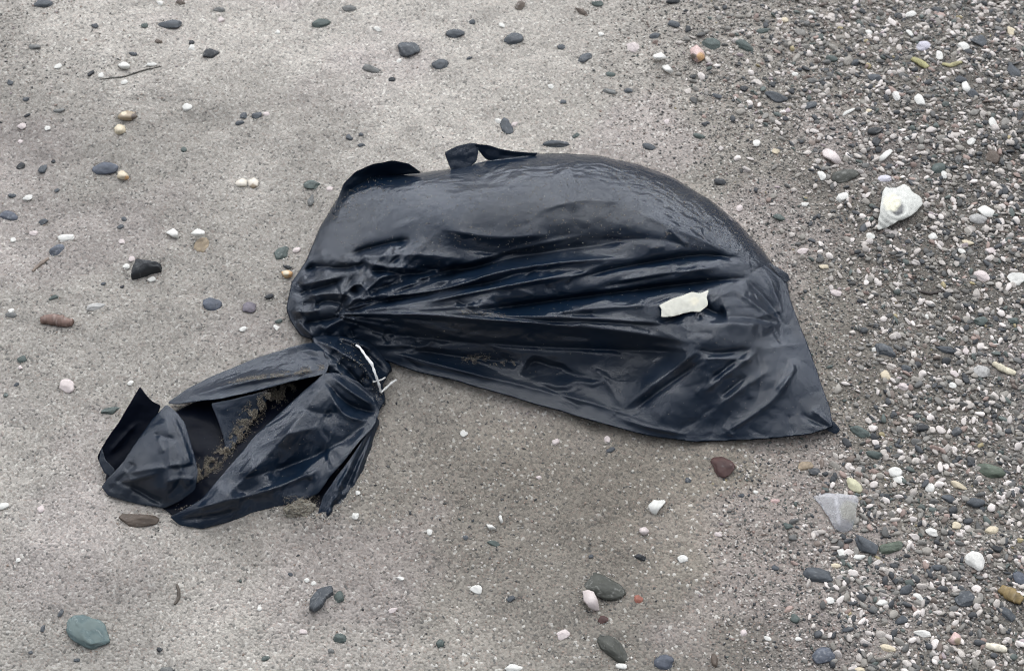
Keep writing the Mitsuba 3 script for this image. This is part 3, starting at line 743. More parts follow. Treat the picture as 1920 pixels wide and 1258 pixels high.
# name | centre u v | size w h | turn | colour | angularity | label   (photograph's pixels; each is set on the sand at its own depth)
STONES = '''
pebble|320|50|44|21|-4|slate|.5|irregular dark slate pebble at upper left, wider than the twig below it
pebble|397|106|31|20|8|black|.2|smooth black oval pebble right of a white chip, upper left sand
pebble|602|43|36|20|3|green|.2|dark greenish pebble lying alone at the top edge left of centre
pebble|340|9|19|12|-10|brown|.3|small dark brown pebble at the top edge above the slate pebble
pebble|80|8|40|18|0|slate|.6|dark angular pebble cut by the top edge at far left
pebble|410|22|25|12|0|grey|.2|flat grey-brown pebble near the top edge left of the lone greenish one
pebble|298|83|15|10|-20|brown|.4|small brown pebble between the slate pebble and the twig
pebble|66|94|24|14|-12|grey|.4|grey pebble in the coarse patch of the upper left corner
pebble|197|315|50|28|0|bluegrey|.25|flat slate-blue pebble touching a cream shell, left sand
pebble|38|310|17|14|30|black|.3|dark pebble nearest the left edge of a pair, level with the flat slate-blue one
pebble|79|315|17|18|0|slate|.5|dark angular pebble, right one of a pair left of the flat slate-blue pebble
pebble|15|402|38|24|-10|bluegrey|.3|slate pebble cut by the left edge of the view, upper half
pebble|107|471|30|25|15|bluegrey|.4|blocky slate-grey pebble just below a white oval pebble
pebble|398|574|37|29|-8|bluegrey|.15|rounded slate pebble alone on the pale sand left of the bag's rolled shoulder
pebble|468|580|26|24|0|purple|.15|round purple-grey pebble between the slate pebble and the bag
pebble|529|472|30|27|25|green|.4|grey-green pebble touching the bag's left side with a white chip
pebble|180|578|36|15|10|palegrey|.2|faint grey pebble almost buried in sand, left of centre
pebble|102|560|19|10|25|green|.3|small grey-green pebble above the reddish bark chip
pebble|42|677|19|16|0|green|.4|small dark green pebble near the left edge, level with the bag's neck
pebble|207|770|36|20|12|green|.3|grey-green pebble beside the black pointed flap of the torn end
pebble|585|345|34|22|-10|green|.4|grey-green pebble with a smaller elongated one below it, above the bag's left shoulder
pebble|583|372|14|25|-4|grey|.3|small upright elongated grey pebble below the grey-green one
pebble|766|89|44|36|-15|slate|.35|domed dark slate pebble, largest above the bag
pebble|853|62|36|20|0|slate|.2|dark pebble second from the domed one, near the top centre
pebble|963|70|38|25|8|slate|.2|oval dark pebble rightmost of the four above the bag
pebble|825|120|33|24|0|slate|.25|dark pebble lowest of the four above the bag
pebble|696|128|38|14|-14|grey|.5|ragged thin grey sliver left of the pebbles above the bag
pebble|735|148|14|10|0|black|.2|tiny black pebble below the domed slate pebble
pebble|655|17|28|14|0|grey|.2|flat grey pebble at the top edge between greenish and domed pebbles
pebble|975|9|22|18|40|brown|.6|dark brown crumb at the top edge in the middle
pebble|1090|18|26|13|-35|brown|.4|slanting dark brown pebble near the top edge right of the middle
pebble|1053|83|17|11|0|slate|.2|small dark pebble right of the oval one near the top
pebble|1097|107|30|20|20|slate|.6|angular dark pebble at the upper right of the bag's loop
pebble|1145|137|20|12|0|green|.2|small dark green pebble, upper one of three above the bag's right half
pebble|1142|171|26|12|-8|grey|.3|dull grey pebble, lowest of three above the bag's right half
pebble|1178|168|18|11|0|slate|.2|small slate pebble right of the dull grey one
pebble|1228|68|22|12|12|slate|.3|small slate pebble at the top left of the gravel
pebble|1264|50|26|13|-15|slate|.3|slanting slate pebble at the start of the gravel near the top
pebble|950|234|32|26|-40|slate|.7|dark three-cornered pebble with pale top, above the bag's dome
pebble|1044|267|54|17|-3|slate|.2|long dark pebble lying right behind the bag's top edge
pebble|1333|82|36|28|-5|green|.3|dark green pebble at the upper right, left one of two
pebble|1396|86|36|22|-22|green|.4|dark green-grey pebble, right one of two at the upper right
pebble|1455|185|44|22|-12|slate|.4|dark slate pebble in the gravel well above the bag's right side
pebble|1585|335|60|28|12|olive|.3|dark olive pebble beside a pale pink shell, upper right gravel
pebble|1833|81|34|26|0|slate|.4|slate pebble in the coarse gravel near the top right corner
pebble|1660|658|42|26|-20|slate|.4|slate pebble in the gravel right of the bag, nearest its lower seam
pebble|1772|652|42|17|-14|slate|.4|dark flat pebble in the gravel at the right, below a brown twig
pebble|1612|808|42|26|-20|green|.35|grey-green pebble touching the bag's bottom corner
pebble|1858|880|58|32|-10|moss|.5|dark mossy green pebble in the gravel at the lower right
pebble|1353|878|46|44|-20|red|.8|dark red-brown angular pebble below the bag's bottom corner
pebble|1130|1097|90|56|-24|olive|.3|large olive-grey pebble with a white shell leaning on it
pebble|1150|1213|72|44|-38|olive|.45|large olive-grey pebble cut near the bottom edge, below the one with the shell
pebble|1245|1240|38|34|0|bluegrey|.2|round slate-blue pebble at the bottom edge right of the olive one
pebble|1131|1163|21|20|0|red|.4|small dark red pebble between the two olive pebbles
pebble|1198|1119|17|19|10|brick|.4|small orange-red pebble right of the large olive one
pebble|1535|1076|58|38|-12|slate|.35|black slate pebble at the edge of the gravel, lower right
pebble|1620|1016|56|34|-30|slate|.3|dark slate pebble just below the grey translucent shell
pebble|1672|1022|50|27|10|moss|.3|green pebble next to the dark slate one, lower right gravel
pebble|1545|1226|46|38|10|bluegrey|.4|slate-blue pebble near the bottom edge at the right
pebble|1810|1121|40|34|15|slate|.5|dark pebble in the gravel at the right, below a white pebble
pebble|1891|1150|40|24|-40|slate|.5|long slate pebble below the ochre one at the right edge
pebble|1913|1080|26|34|10|bluegrey|.3|slate pebble cut by the right edge, lower half
pebble|1490|1160|18|20|-40|green|.4|small dark green pebble in the grey sand, lower right
pebble|1340|1236|13|30|4|brown|.4|narrow upright brown pebble at the bottom edge
pebble|1145|843|19|11|20|slate|.4|small dark pebble just below the bag's front hem
pebble|925|1019|26|15|-15|green|.4|dull dark green pebble half buried below the bag
pebble|958|1120|20|14|10|slate|.3|small dark pebble left of the large olive pebble
pebble|873|1008|11|11|0|slate|.3|tiny dark pebble beside the dull green one below the bag
pebble|637|1193|26|22|0|green|.2|rounded dark green pebble below the torn end, near the bottom
pebble|635|1119|20|24|30|green|.5|small dark green pebble beside the slate blade
pebble|310|1252|26|20|0|grey|.2|round dark grey pebble cut by the bottom edge at left
pebble|298|1213|12|13|-50|black|.5|tiny black pebble below the blue-green stone
pebble|260|977|78|34|-4|brown|.8|flat grey-brown pebble under the front of the torn end
pebble|127|726|32|27|-25|pinkwhite|.2|pinkish white pebble on the sand left of the torn end
pebble|123|447|33|19|3|white|.15|white oval pebble touching the blocky slate one
pebble|352|205|19|16|0|white|.2|white round pebble between twig and bag, upper left sand
pebble|377|458|29|34|10|tan|.2|brown-grey egg-shaped pebble under a white shell cap
pebble|1603|907|36|28|-40|yellow|.2|pale yellow smooth pebble above the grey translucent shell
pebble|1828|1050|38|42|-10|white|.35|white blocky pebble, brightest in the lower right gravel
pebble|1748|993|25|18|-15|white|.5|small white angular pebble right of the green one
pebble|1745|908|19|24|0|white|.2|white egg-shaped pebble in the gravel right of the yellow one
pebble|1840|518|34|26|-15|pinkwhite|.25|pinkish white pebble in the right gravel, level with the bag's top seam corner
pebble|1908|527|40|28|5|white|.3|large white pebble cut by the right edge
pebble|1834|412|34|23|-5|palegrey|.2|oval grey pebble in the gravel right of the large white shell
pebble|1842|694|32|28|0|palegrey|.25|roundish beige-grey pebble in the gravel at the right edge, beside a cream stick
pebble|1660|703|22|22|-20|cream|.2|small round cream pebble right of the bag, above a pinkish one
pebble|1692|722|30|17|-12|pinkwhite|.3|small pinkish white pebble just below a round cream one
pebble|1567|549|23|15|-15|pinkwhite|.2|small pale pebble right of the bag's upper seam corner
pebble|1730|91|31|19|8|lilac|.2|lilac-grey smooth pebble in the gravel near the top right
pebble|1657|339|28|16|10|lilac|.2|lilac pebble just above the large white shell
pebble|1057|1187|25|22|15|pinkwhite|.3|small cream-pink pebble left of the lower olive pebble
pebble|963|1248|34|20|0|white|.4|white pebble at the bottom edge in the middle
pebble|1730|1187|34|18|-4|white|.3|smooth white oval pebble near the lower right corner
pebble|1665|1214|31|18|-14|cream|.2|cream oval pebble near the bottom edge, right
pebble|1613|1254|26|14|0|cream|.3|cream pebble cut by the bottom edge, right
pebble|1280|1047|20|18|0|white|.3|small white pebble in the grey sand right of the large olive one
pebble|1188|88|27|20|0|pinkwhite|.3|pale pink pebble at the top, left of the white shell pair
pebble|1860|300|26|30|0|brown|.4|tan-brown pebble in the gravel near the right edge, upper half
pebble|1452|938|20|12|0|pink|.3|small pink pebble in the sand left of the yellow one
pebble|1510|871|30|20|15|tan|.3|dull ochre pebble half buried left of the yellow one
pebble|893|1103|24|20|-20|white|.5|white angular pebble on coarse sand left of the large olive one
pebble|620|1218|14|12|0|grey|.3|small grey pebble under the dark green one near the bottom
pebble|22|594|22|13|-8|grey|.3|grey-brown pebble by the left edge, level with the bark chip
pebble|112|211|23|10|10|grey|.3|flat grey pebble left of the tan shell pair
'''
for row in STONES.strip().splitlines():
    n, u, v, w, h, rot, col, ang, lab = row.split('|')
    light = col in ('white', 'cream', 'yellow', 'pinkwhite', 'lilac', 'pink')
    add_stone(n, 'pebble', float(u), float(v), float(w), float(h), float(rot), col, lab, angular=float(ang), strength=0.2 if light else 0.5,
              tall=0.46 if float(ang) < 0.5 else 0.40, sink=0.47 if col != 'palegrey' else 0.5)

add_stone('stone', 'stone', 165, 1182, 94, 66, -30, 'bluegreen', 'blue-green blocky stone at the lower left, largest single stone there', angular=0.24, tall=0.38, sink=0.42, second=(0.115, 0.148, 0.14), strength=0.4)
outline_stone('stone', 'stone', [(254, 488), (262, 489), (285, 493), (302, 497), (300, 504), (282, 508), (258, 517), (246, 519), (247, 508), (252, 498)],
              'black', 'black wedge-shaped stone with white chips round it, left sand', tall=0.011, bevel=0.25)
outline_stone('stone', 'stone', [(582, 1126), (596, 1108), (606, 1104), (622, 1100), (625, 1113), (612, 1122), (604, 1136), (590, 1146), (581, 1143)],
              'slate', 'dark slate blade lying flat below the torn end', tall=0.005, bevel=0.1)

# shells and shell chips
add_shell('shell', 'shell', [(1661, 350), (1680, 354), (1695, 346), (1704, 352), (1713, 360), (1728, 375), (1731, 382), (1718, 396), (1700, 408), (1684, 414), (1668, 424), (1648, 431), (1643, 428), (1649, 405), (1651, 380), (1655, 362)],
          (0.47, 0.465, 0.42), 'large white broken shell with a grey hollow, in the gravel right of the bag', curve=0.0075, lift=0.002, t=0.0014, ribs=0.0007, strength=0.3, dark=[(1684, 392, 12, (0.10, 0.10, 0.10)), (1672, 380, 16, (0.60, 0.57, 0.44))])
add_shell('shell', 'shell', [(1513, 921), (1540, 921), (1570, 926), (1608, 928), (1609, 945), (1604, 968), (1598, 992), (1584, 1000), (1566, 990), (1554, 970), (1538, 945)],
          (0.42, 0.42, 0.44), 'grey translucent shell fragment with a pale ridge, lower right', curve=0.004, lift=0.0015, t=0.001, dark=[(1594, 958, 20, (0.38, 0.38, 0.33))] + [(1522 + 9 * k, 924 + 0.5 * k, 5, (0.68, 0.67, 0.70)) for k in range(10)] + [(1567 + k, 932 + 7 * k, 4, (0.6, 0.6, 0.64)) for k in range(8)], strength=0.25, mat='clear_mat')
add_shell('shell', 'shell', [(1092, 1108), (1103, 1104), (1113, 1108), (1120, 1122), (1124, 1142), (1118, 1144), (1106, 1138), (1094, 1124)], 'pinkwhite', 'white shell leaning on the large olive pebble', curve=0.008, lift=0.006, t=0.002)
add_shell('shell', 'shell', [(1540, 283), (1552, 278), (1566, 284), (1574, 294), (1580, 309), (1570, 308), (1556, 298), (1544, 292)], 'pinkwhite', 'pale pink shell strip beside the dark olive pebble, upper right gravel', curve=0.006, lift=0.003, t=0.002)
add_shell('shell', 'shell', [(1215, 948), (1226, 936), (1234, 938), (1252, 936), (1240, 950), (1230, 964), (1220, 960)], 'white', 'white angular shell chip on grey sand below the bag, largest there', curve=0.004, lift=0.002)
add_shell('shell', 'shell', [(226, 212), (238, 207), (252, 211), (258, 220), (244, 226), (226, 224), (220, 219)], 'tan', 'tan striped shell at upper left, above a cream one', curve=0.006, dark=[(252, 220, 7, 'brown'), (232, 213, 5, 'cream')])
add_shell('shell', 'shell', [(214, 240), (222, 232), (234, 236), (236, 246), (224, 252), (215, 250)], 'cream', 'cream shell chip below the tan striped one', curve=0.006)
add_shell('shell', 'shell', [(222, 322), (230, 319), (240, 327), (243, 336), (228, 336), (219, 332)], 'cream', 'cream shell touching the flat slate-blue pebble', curve=0.006, dark=[(238, 334, 5, 'orange')])
add_shell('shell', 'shell', [(442, 340), (454, 334), (463, 338), (462, 348), (448, 350), (441, 347)], (0.54, 0.49, 0.41), 'cream shell, left one of two touching each other', curve=0.0025, lift=0.0012)
add_shell('shell', 'shell', [(466, 338), (476, 333), (485, 339), (484, 348), (474, 353), (464, 347)], (0.54, 0.49, 0.41), 'cream shell with tan underside, right one of two', curve=0.0025, lift=0.0012, dark=[(475, 351, 7, 'tan')])
add_shell('shell', 'shell', [(311, 436), (325, 428), (333, 434), (335, 447), (322, 443)], 'white', 'white three-cornered shell chip left of the shell-capped pebble', curve=0.004)
add_shell('shell', 'shell', [(358, 437), (370, 428), (384, 434), (384, 442), (366, 443)], 'white', 'white shell cap lying on the brown-grey egg-shaped pebble', curve=0.005, lift=0.009)
add_shell('shell', 'shell', [(1224, 104), (1240, 98), (1250, 108), (1236, 113), (1226, 110)], 'white', 'white curved shell chip, upper one of a pair near the top', curve=0.006, lift=0.004)
add_shell('shell', 'shell', [(1240, 124), (1252, 121), (1263, 133), (1258, 138), (1246, 131)], 'white', 'white shell chip, lower one of a pair near the top', curve=0.005)
add_shell('shell', 'shell', [(1293, 92), (1306, 84), (1320, 96), (1322, 110), (1308, 117), (1296, 108)], 'pink', 'pink and orange shell at the start of the gravel, beside the dark green pebble', curve=0.009, dark=[(1314, 107, 8, 'orange'), (1300, 106, 6, 'brown')])
add_shell('shell', 'shell', [(527, 510), (538, 506), (549, 510), (546, 518), (534, 521)], 'orange', 'orange-cream shell chip touching the bag by its rolled shoulder', curve=0.006, dark=[(536, 512, 6, 'cream')])
add_shell('shell', 'shell', [(220, 122), (232, 115), (244, 122), (240, 129), (228, 128)], 'white', 'white shell chip above the thin twig', curve=0.005)
add_shell('shell', 'shell', [(1645, 298), (1660, 284), (1676, 276), (1674, 284), (1658, 300), (1648, 304)], 'white', 'white long shell sliver in the upper right gravel', curve=0.004)
add_shell('shell', 'shell', [(1802, 150), (1812, 152), (1824, 172), (1816, 176), (1804, 166)], 'white', 'white upright shell chip below the yellow seaweed crumbs at the top right', curve=0.005)
add_shell('shell', 'shell', [(1832, 392), (1846, 384), (1866, 396), (1860, 408), (1846, 406)], 'white', 'white cupped shell right of the large broken shell', curve=0.0025, lift=0.0012)
add_shell('shell', 'shell', [(1778, 1200), (1790, 1182), (1802, 1192), (1800, 1208), (1786, 1206)], 'pink', 'pinkish tan shell chip near the lower right corner', curve=0.006, dark=[(1796, 1202, 7, 'tan')])
add_shell('shell', 'shell', [(1198, 990), (1210, 987), (1218, 996), (1208, 1003), (1200, 998)], 'pinkwhite', 'small pinkish white shell chip below the largest chip under the bag', curve=0.004)
add_shell('shell', 'shell', [(911, 982), (922, 983), (931, 990), (918, 993)], 'white', 'small white shell sliver, lower one of two below the bag', curve=0.003)
add_shell('shell', 'shell', [(934, 966), (940, 965), (944, 978), (939, 981)], 'white', 'small white shell sliver, upper one of two below the bag', curve=0.003)

# ---- driftwood, bark, weed
def add_wood(name, cat, pts, r, col, label, flat=0.7, gap=None):
    q = along(np.asarray(pts, float), 3.0)
    c = at(q[:, 0], q[:, 1])
    c[:, 2] = ground_z(c[:, 0], c[:, 1]) + (np.asarray(q[:, 2]) / 1000 if q.shape[1] > 2 else r * 0.4)
    k = np.arange(len(c))
    rad = r * (0.45 + 0.55 * np.sin(np.pi * np.clip((k + 0.6) / len(c), 0, 1)) ** 0.5) * (1 + 0.18 * (meshkit.noise(np.column_stack([k * 0.5, 0 * k, 0 * k]), 3) - 0.5))
    v, f = tube(c, rad, 9, flat)
    v = v + 0.35 * r * (meshkit.fbm(v * 400, 2, 5) - 0.5)[:, None]
    key = key_for(name)
    scene[key] = mikit.ply((v, f), 'stone_mat', smooth=True, color=mottled(v * 90, COL[col] if isinstance(col, str) else col, int(r * 1e5), 0.55))
    labels[key] = {'label': label, 'category': cat}
    placed_px.append((*q[:, :2].mean(0), np.ptp(q[:, 0]) / 2))


add_wood('twig', 'twig', [(190, 157), (215, 153), (240, 145), (262, 139), (288, 135), (304, 130)], 0.0012, (0.07, 0.065, 0.055), 'thin dark twig on the sand at upper left', 0.8)
add_wood('bark_chip', 'bark', [(78, 606), (92, 604), (110, 606), (126, 609), (138, 611)], 0.0068, (0.15, 0.095, 0.075), 'reddish brown bark chip lying on the left sand', 0.7)
add_wood('twig', 'twig', [(62, 512), (74, 500), (92, 486)], 0.0022, (0.19, 0.15, 0.12), 'short brown twig below the blocky slate pebble', 0.7)
add_wood('twig', 'twig', [(1722, 545), (1745, 547), (1768, 544)], 0.0020, (0.05, 0.04, 0.035), 'short dark twig in the right gravel', 0.7)
add_wood('twig', 'twig', [(331, 1095), (335, 1106), (334, 1118), (326, 1129)], 0.0017, (0.09, 0.075, 0.06), 'tiny curved brown twig in the lower left sand', 0.8)
add_wood('driftwood_stick', 'driftwood', [(1848, 1209), (1866, 1213), (1888, 1217)], 0.0042, (0.55, 0.50, 0.40), 'short cream driftwood stick near the lower right corner', 0.6)
add_wood('driftwood_stick', 'driftwood', [(1862, 680), (1880, 692), (1904, 702)], 0.0042, (0.52, 0.47, 0.35), 'cream driftwood stick at the right edge beside the beige-grey pebble', 0.6)
add_wood('bark_chip', 'bark', [(1876, 1100), (1892, 1112), (1916, 1128)], 0.0070, (0.17, 0.12, 0.05), 'ochre brown bark chip at the right edge of the gravel', 0.5)
add_wood('seaweed_crumb', 'seaweed', [(1708, 116), (1722, 122), (1738, 134)], 0.0050, (0.26, 0.24, 0.11), 'yellowish seaweed crumb in the top right gravel, left one of two', 0.5)
add_wood('seaweed_crumb', 'seaweed', [(1764, 128), (1780, 132), (1800, 126)], 0.0032, (0.30, 0.27, 0.14), 'yellowish seaweed strand in the top right gravel, right one of two', 0.5)

# ---- on the bag: the pale flake, the sandy lump, the sand that sticks to the film
fl = np.array([(1234, 572), (1262, 560), (1297, 548), (1312, 551), (1329, 543), (1324, 558), (1328, 571), (1314, 584), (1288, 585), (1264, 592), (1238, 594), (1240, 583)], float)
_z, _ = on_bag([1280.0], [570.0], ('body',))
add_shell('pale_flake', 'shell', fl, (0.43, 0.42, 0.355), 'cream white shell flake lying in a fold on top of the bag', curve=0.0012, lift=0.0022, t=0.0006, where=float(_z[0, 2]), ribs=0.0004, dark=[(1302, 564, 8, (0.50, 0.47, 0.37))], strength=0.22)
lump, _ = on_bag([562.0], [956.0], ('main', 'base'))
add_stone('sand_lump', 'sand lump', 563, 960, 56, 34, 8, (0.165, 0.15, 0.12), 'lump of wet sand caught under the lower edge of the torn end', angular=0.8, tall=0.42, sink=0.45, strength=0.8, lift=0.4 * float(lump[0, 2]), rough=0.9, sub=4)
_lv = meshkit.WRITTEN[scene['sand_lump']['filename']][0]
_lump_top = _lv[_lv[:, 2] > np.median(_lv[:, 2])]


def pieces(pos, size, cols, sub=0, seed=0, flat=0.6, variants=14, jitter=0.35):
    """many little stones as one mesh: positions, radii (m), colours"""
    r = np.random.default_rng(seed)
    bases = [unit_stone(seed * 31 + k, sub, 0.8)[0] for k in range(variants)]
    bf = ICO[sub][1]
    n, nv = len(pos), len(bases[0])
    B = np.array(bases)[r.integers(0, variants, n)]
    sc = size[:, None] * np.column_stack([r.uniform(0.8, 1.35, n), r.uniform(0.5, 1.0, n), flat * r.uniform(0.6, 1.2, n)])
    B = B * sc[:, None, :]
    a, tx = r.uniform(0, 2 * np.pi, n), r.normal(0, jitter, n)
    ct, st = np.cos(tx)[:, None], np.sin(tx)[:, None]
    y, z = B[..., 1] * ct - B[..., 2] * st, B[..., 1] * st + B[..., 2] * ct
    ca, sa = np.cos(a)[:, None], np.sin(a)[:, None]
    v = np.stack([B[..., 0] * ca - y * sa, B[..., 0] * sa + y * ca, z], -1) + pos[:, None, :]
    f = (bf[None] + (np.arange(n) * nv)[:, None, None]).reshape(-1, 3)
    c = np.repeat(cols, nv, 0) * r.uniform(0.85, 1.15, (n * nv, 1))
    return v.reshape(-1, 3), f, np.clip(c, 0.006, 0.85)


WET = np.array([(0.24, 0.21, 0.16), (0.17, 0.15, 0.115), (0.28, 0.245, 0.19), (0.09, 0.08, 0.07), (0.20, 0.155, 0.12), (0.42, 0.39, 0.34), (0.05, 0.05, 0.045)])
SANDS = np.array([(0.33, 0.31, 0.27), (0.22, 0.21, 0.19), (0.40, 0.37, 0.32), (0.10, 0.10, 0.095), (0.27, 0.21, 0.17), (0.60, 0.57, 0.52), (0.05, 0.05, 0.05)])


def sand_cols(n, r, p=(0.3, 0.25, 0.15, 0.1, 0.12, 0.05, 0.03), S=SANDS):
    return S[r.choice(len(SANDS), n, p=p)] * r.uniform(0.8, 1.2, (n, 1))


r = np.random.default_rng(77)


def inside(poly, n, rr):
    p = shapely.Polygon(poly)
    u0, v0, u1, v1 = p.bounds
    q = np.column_stack([rr.uniform(u0, u1, n * 4), rr.uniform(v0, v1, n * 4)])
    return q[shapely.contains_xy(p, q[:, 0], q[:, 1])][:n]


def band(pts, width, n, rr):
    q = along(np.asarray(pts, float), 1.0)
    k = rr.integers(0, len(q), n)
    return q[k, :2] + rr.normal(0, 1, (n, 2)) * width * (q[k, 2:3] if q.shape[1] > 2 else 1)


gr = []


def stick(px, size, names, lift=0.3, heap=0.0, gate=0.0):
    px = px[meshkit.fbm(np.column_stack([px / 9, 0 * px[:, :1]]), 3, 44) > gate]
    p, ok = on_bag(px[:, 0], px[:, 1], names)
    p = p[ok]
    s = r.uniform(*size, len(p))
    p[:, 2] += s * lift + heap * r.uniform(0, 1, len(p)) ** 1.5
    gr.append((p, s))


stick(band([(425, 716, .6), (500, 705, .9), (560, 698, 1.2), (606, 688, 1.4)], 2.6, 2200, r), (0.0002, 0.0006), ('upper',), gate=0.46)
trail = [(368, 894, .7), (378, 886, 1.5), (388, 878, 1.0), (400, 870, 1.7), (416, 852, .7), (430, 836, 1.5), (445, 815, .7), (456, 800, 1.8), (470, 780, .9), (484, 764, 1.9), (500, 750, 1.0), (520, 738, 1.8), (548, 727, .6)]
stick(band(trail, 6.0, 12000, r), (0.0002, 0.0006), ('inner', 'base'), heap=0.0016, gate=0.47)
stick(np.vstack([c[:2] + r.normal(0, 1, (260, 2)) * r.uniform(2, 6, 2) for c in r.permutation(along(np.array(trail, float), 2.0))[:20]]), (0.0003, 0.0010), ('base',), heap=0.003, gate=0.42)
stick(band([(330, 958, 1), (370, 950, 1), (410, 942, 1)], 6, 60, r), (0.0004, 0.0011), ('base', 'left'))
stick(band([(870, 672, .8), (910, 674, 1.2), (975, 684, .7)], 5, 1500, r), (0.0002, 0.0006), ('body',), gate=0.5)
stick(band([(860, 583, .8), (950, 592, 1)], 3, 220, r), (0.0002, 0.0006), ('body',))
stick(band([(640, 650, 1), (690, 700, 1), (712, 760, .6)], 14, 160, r), (0.0003, 0.0009), ('neck',))
stick(inside([(610, 400), (700, 330), (1000, 300), (1260, 340), (1420, 470), (1250, 470), (900, 480), (640, 470)], 2600, r), (0.0003, 0.0008), ('body',), gate=0.44)
stick(inside([(640, 480), (1420, 480), (1540, 790), (1200, 790), (700, 660)], 420, r), (0.0002, 0.0006), ('body',))
stick(band([(1130, 312, 1), (1210, 335, 1), (1290, 380, 1), (1340, 410, 1), (1400, 455, 1)], 13, 1700, r), (0.0002, 0.0006), ('body',))
stick(band([(620, 400, 1), (660, 360, 1), (710, 340, 1)], 12, 260, r), (0.0003, 0.0009), ('body',))
stick(inside([(420, 740), (690, 740), (660, 900), (420, 950)], 90, r), (0.0002, 0.0006), ('main', 'left'))
stick(inside([(530, 930), (600, 930), (600, 975), (530, 975)], 500, r), (0.0002, 0.0007), ('main', 'base'), heap=0.002)
gr.append((_lump_top[r.integers(0, len(_lump_top), 900)] + r.normal(0, 0.0008, (900, 3)), r.uniform(0.0003, 0.0010, 900)))
p, s = np.vstack([g[0] for g in gr]), np.concatenate([g[1] for g in gr])
cv, cf, cc = pieces(p, s, sand_cols(len(p), r, S=WET), -1, 5, 0.8)
scene['spilled_sand'] = mikit.ply((cv, cf), 'stone_mat', smooth=True, color=cc)
labels['spilled_sand'] = {'kind': 'stuff', 'label': 'wet sand grains sticking to the bag and trailing out of its torn end', 'category': 'sand'}
for (u, v, q) in [(691, 580, 2.4), (598, 671, 2.6), (720, 540, 1.2)]:
    pp, _ = on_bag([u], [v], ('upper', 'body'))
    add_stone('shell_grain', 'shell', u, v, q * 4, q * 3.4, 10, 'white', 'tiny white shell grain stuck on the black film of the bag', group='white shell grains on the bag', sub=2) if False else None

# ------------------------------------------------------------------ little pebbles and chips that can still be told apart
SMALL_WHITE = [(110, 130, 14, 10), (285, 128, 20, 7), (234, 157, 13, 10), (191, 149, 10, 10), (41, 237, 15, 13), (90, 245, 10, 10), (37, 263, 9, 8), (500, 216, 12, 8), (51, 369, 17, 11), (618, 353, 12, 10), (62, 434, 15, 10), (24, 449, 11, 9), (228, 450, 11, 9),
               (247, 486, 12, 11), (237, 499, 13, 10), (284, 523, 15, 10), (556, 467, 14, 11), (22, 586, 11, 10), (457, 621, 13, 11), (518, 616, 12, 10), (40, 692, 9, 8), (245, 718, 12, 10), (8, 950, 17, 14), (76, 953, 13, 16), (33, 1048, 9, 9), (360, 95, 12, 12), (415, 38, 12, 10),
               (520, 58, 10, 9), (300, 7, 14, 9), (708, 54, 16, 9), (748, 110, 10, 8), (941, 46, 12, 8), (1127, 63, 11, 8), (935, 222, 14, 10), (964, 228, 14, 9), (1250, 228, 11, 10), (1033, 158, 11, 9), (667, 972, 13, 14), (805, 999, 11, 12), (672, 932, 9, 9), (870, 812, 14, 14),
               (1042, 828, 12, 14), (1139, 823, 11, 14), (737, 1143, 17, 11), (750, 1087, 16, 9), (575, 1088, 11, 10), (588, 1093, 10, 9), (568, 1180, 15, 11), (486, 1140, 9, 10), (1010, 893, 10, 8), (1165, 1247, 20, 13), (1347, 1000, 14, 9), (1417, 923, 9, 8), (1395, 1183, 13, 15), (1440, 1194, 14, 10),
               (1497, 1197, 13, 9), (1568, 1056, 18, 11), (1613, 1040, 23, 13), (1580, 1032, 14, 20), (1680, 880, 26, 20), (1686, 893, 20, 18), (1800, 905, 30, 14), (1795, 980, 18, 16), (1862, 990, 28, 17), (1725, 1115, 22, 14), (1653, 1130, 20, 13), (1555, 1125, 18, 16), (1418, 272, 14, 14), (1455, 286, 16, 12),
               (1540, 335, 14, 18), (1578, 375, 24, 15), (1632, 442, 16, 15), (1505, 473, 22, 12), (1545, 500, 18, 11), (1750, 443, 18, 14), (1805, 470, 16, 12), (1815, 455, 22, 10), (1858, 470, 20, 12), (1706, 32, 22, 12), (1704, 70, 14, 10), (1470, 38, 16, 10), (1522, 24, 20, 8), (1490, 145, 12, 8),
               (1628, 67, 12, 10), (1680, 185, 14, 20), (1590, 214, 28, 7), (1628, 212, 14, 8), (1722, 195, 16, 24), (1760, 110, 12, 18), (1860, 235, 14, 20), (1895, 60, 14, 18), (1805, 90, 22, 18), (1820, 272, 18, 12), (1770, 330, 12, 14), (1700, 265, 10, 8), (1508, 386, 16, 9), (1386, 392, 14, 12), (1740, 590, 9, 10), (1640, 655, 12, 9), (1790, 700, 16, 14), (1786, 722, 14, 12), (1812, 655, 12, 14)]
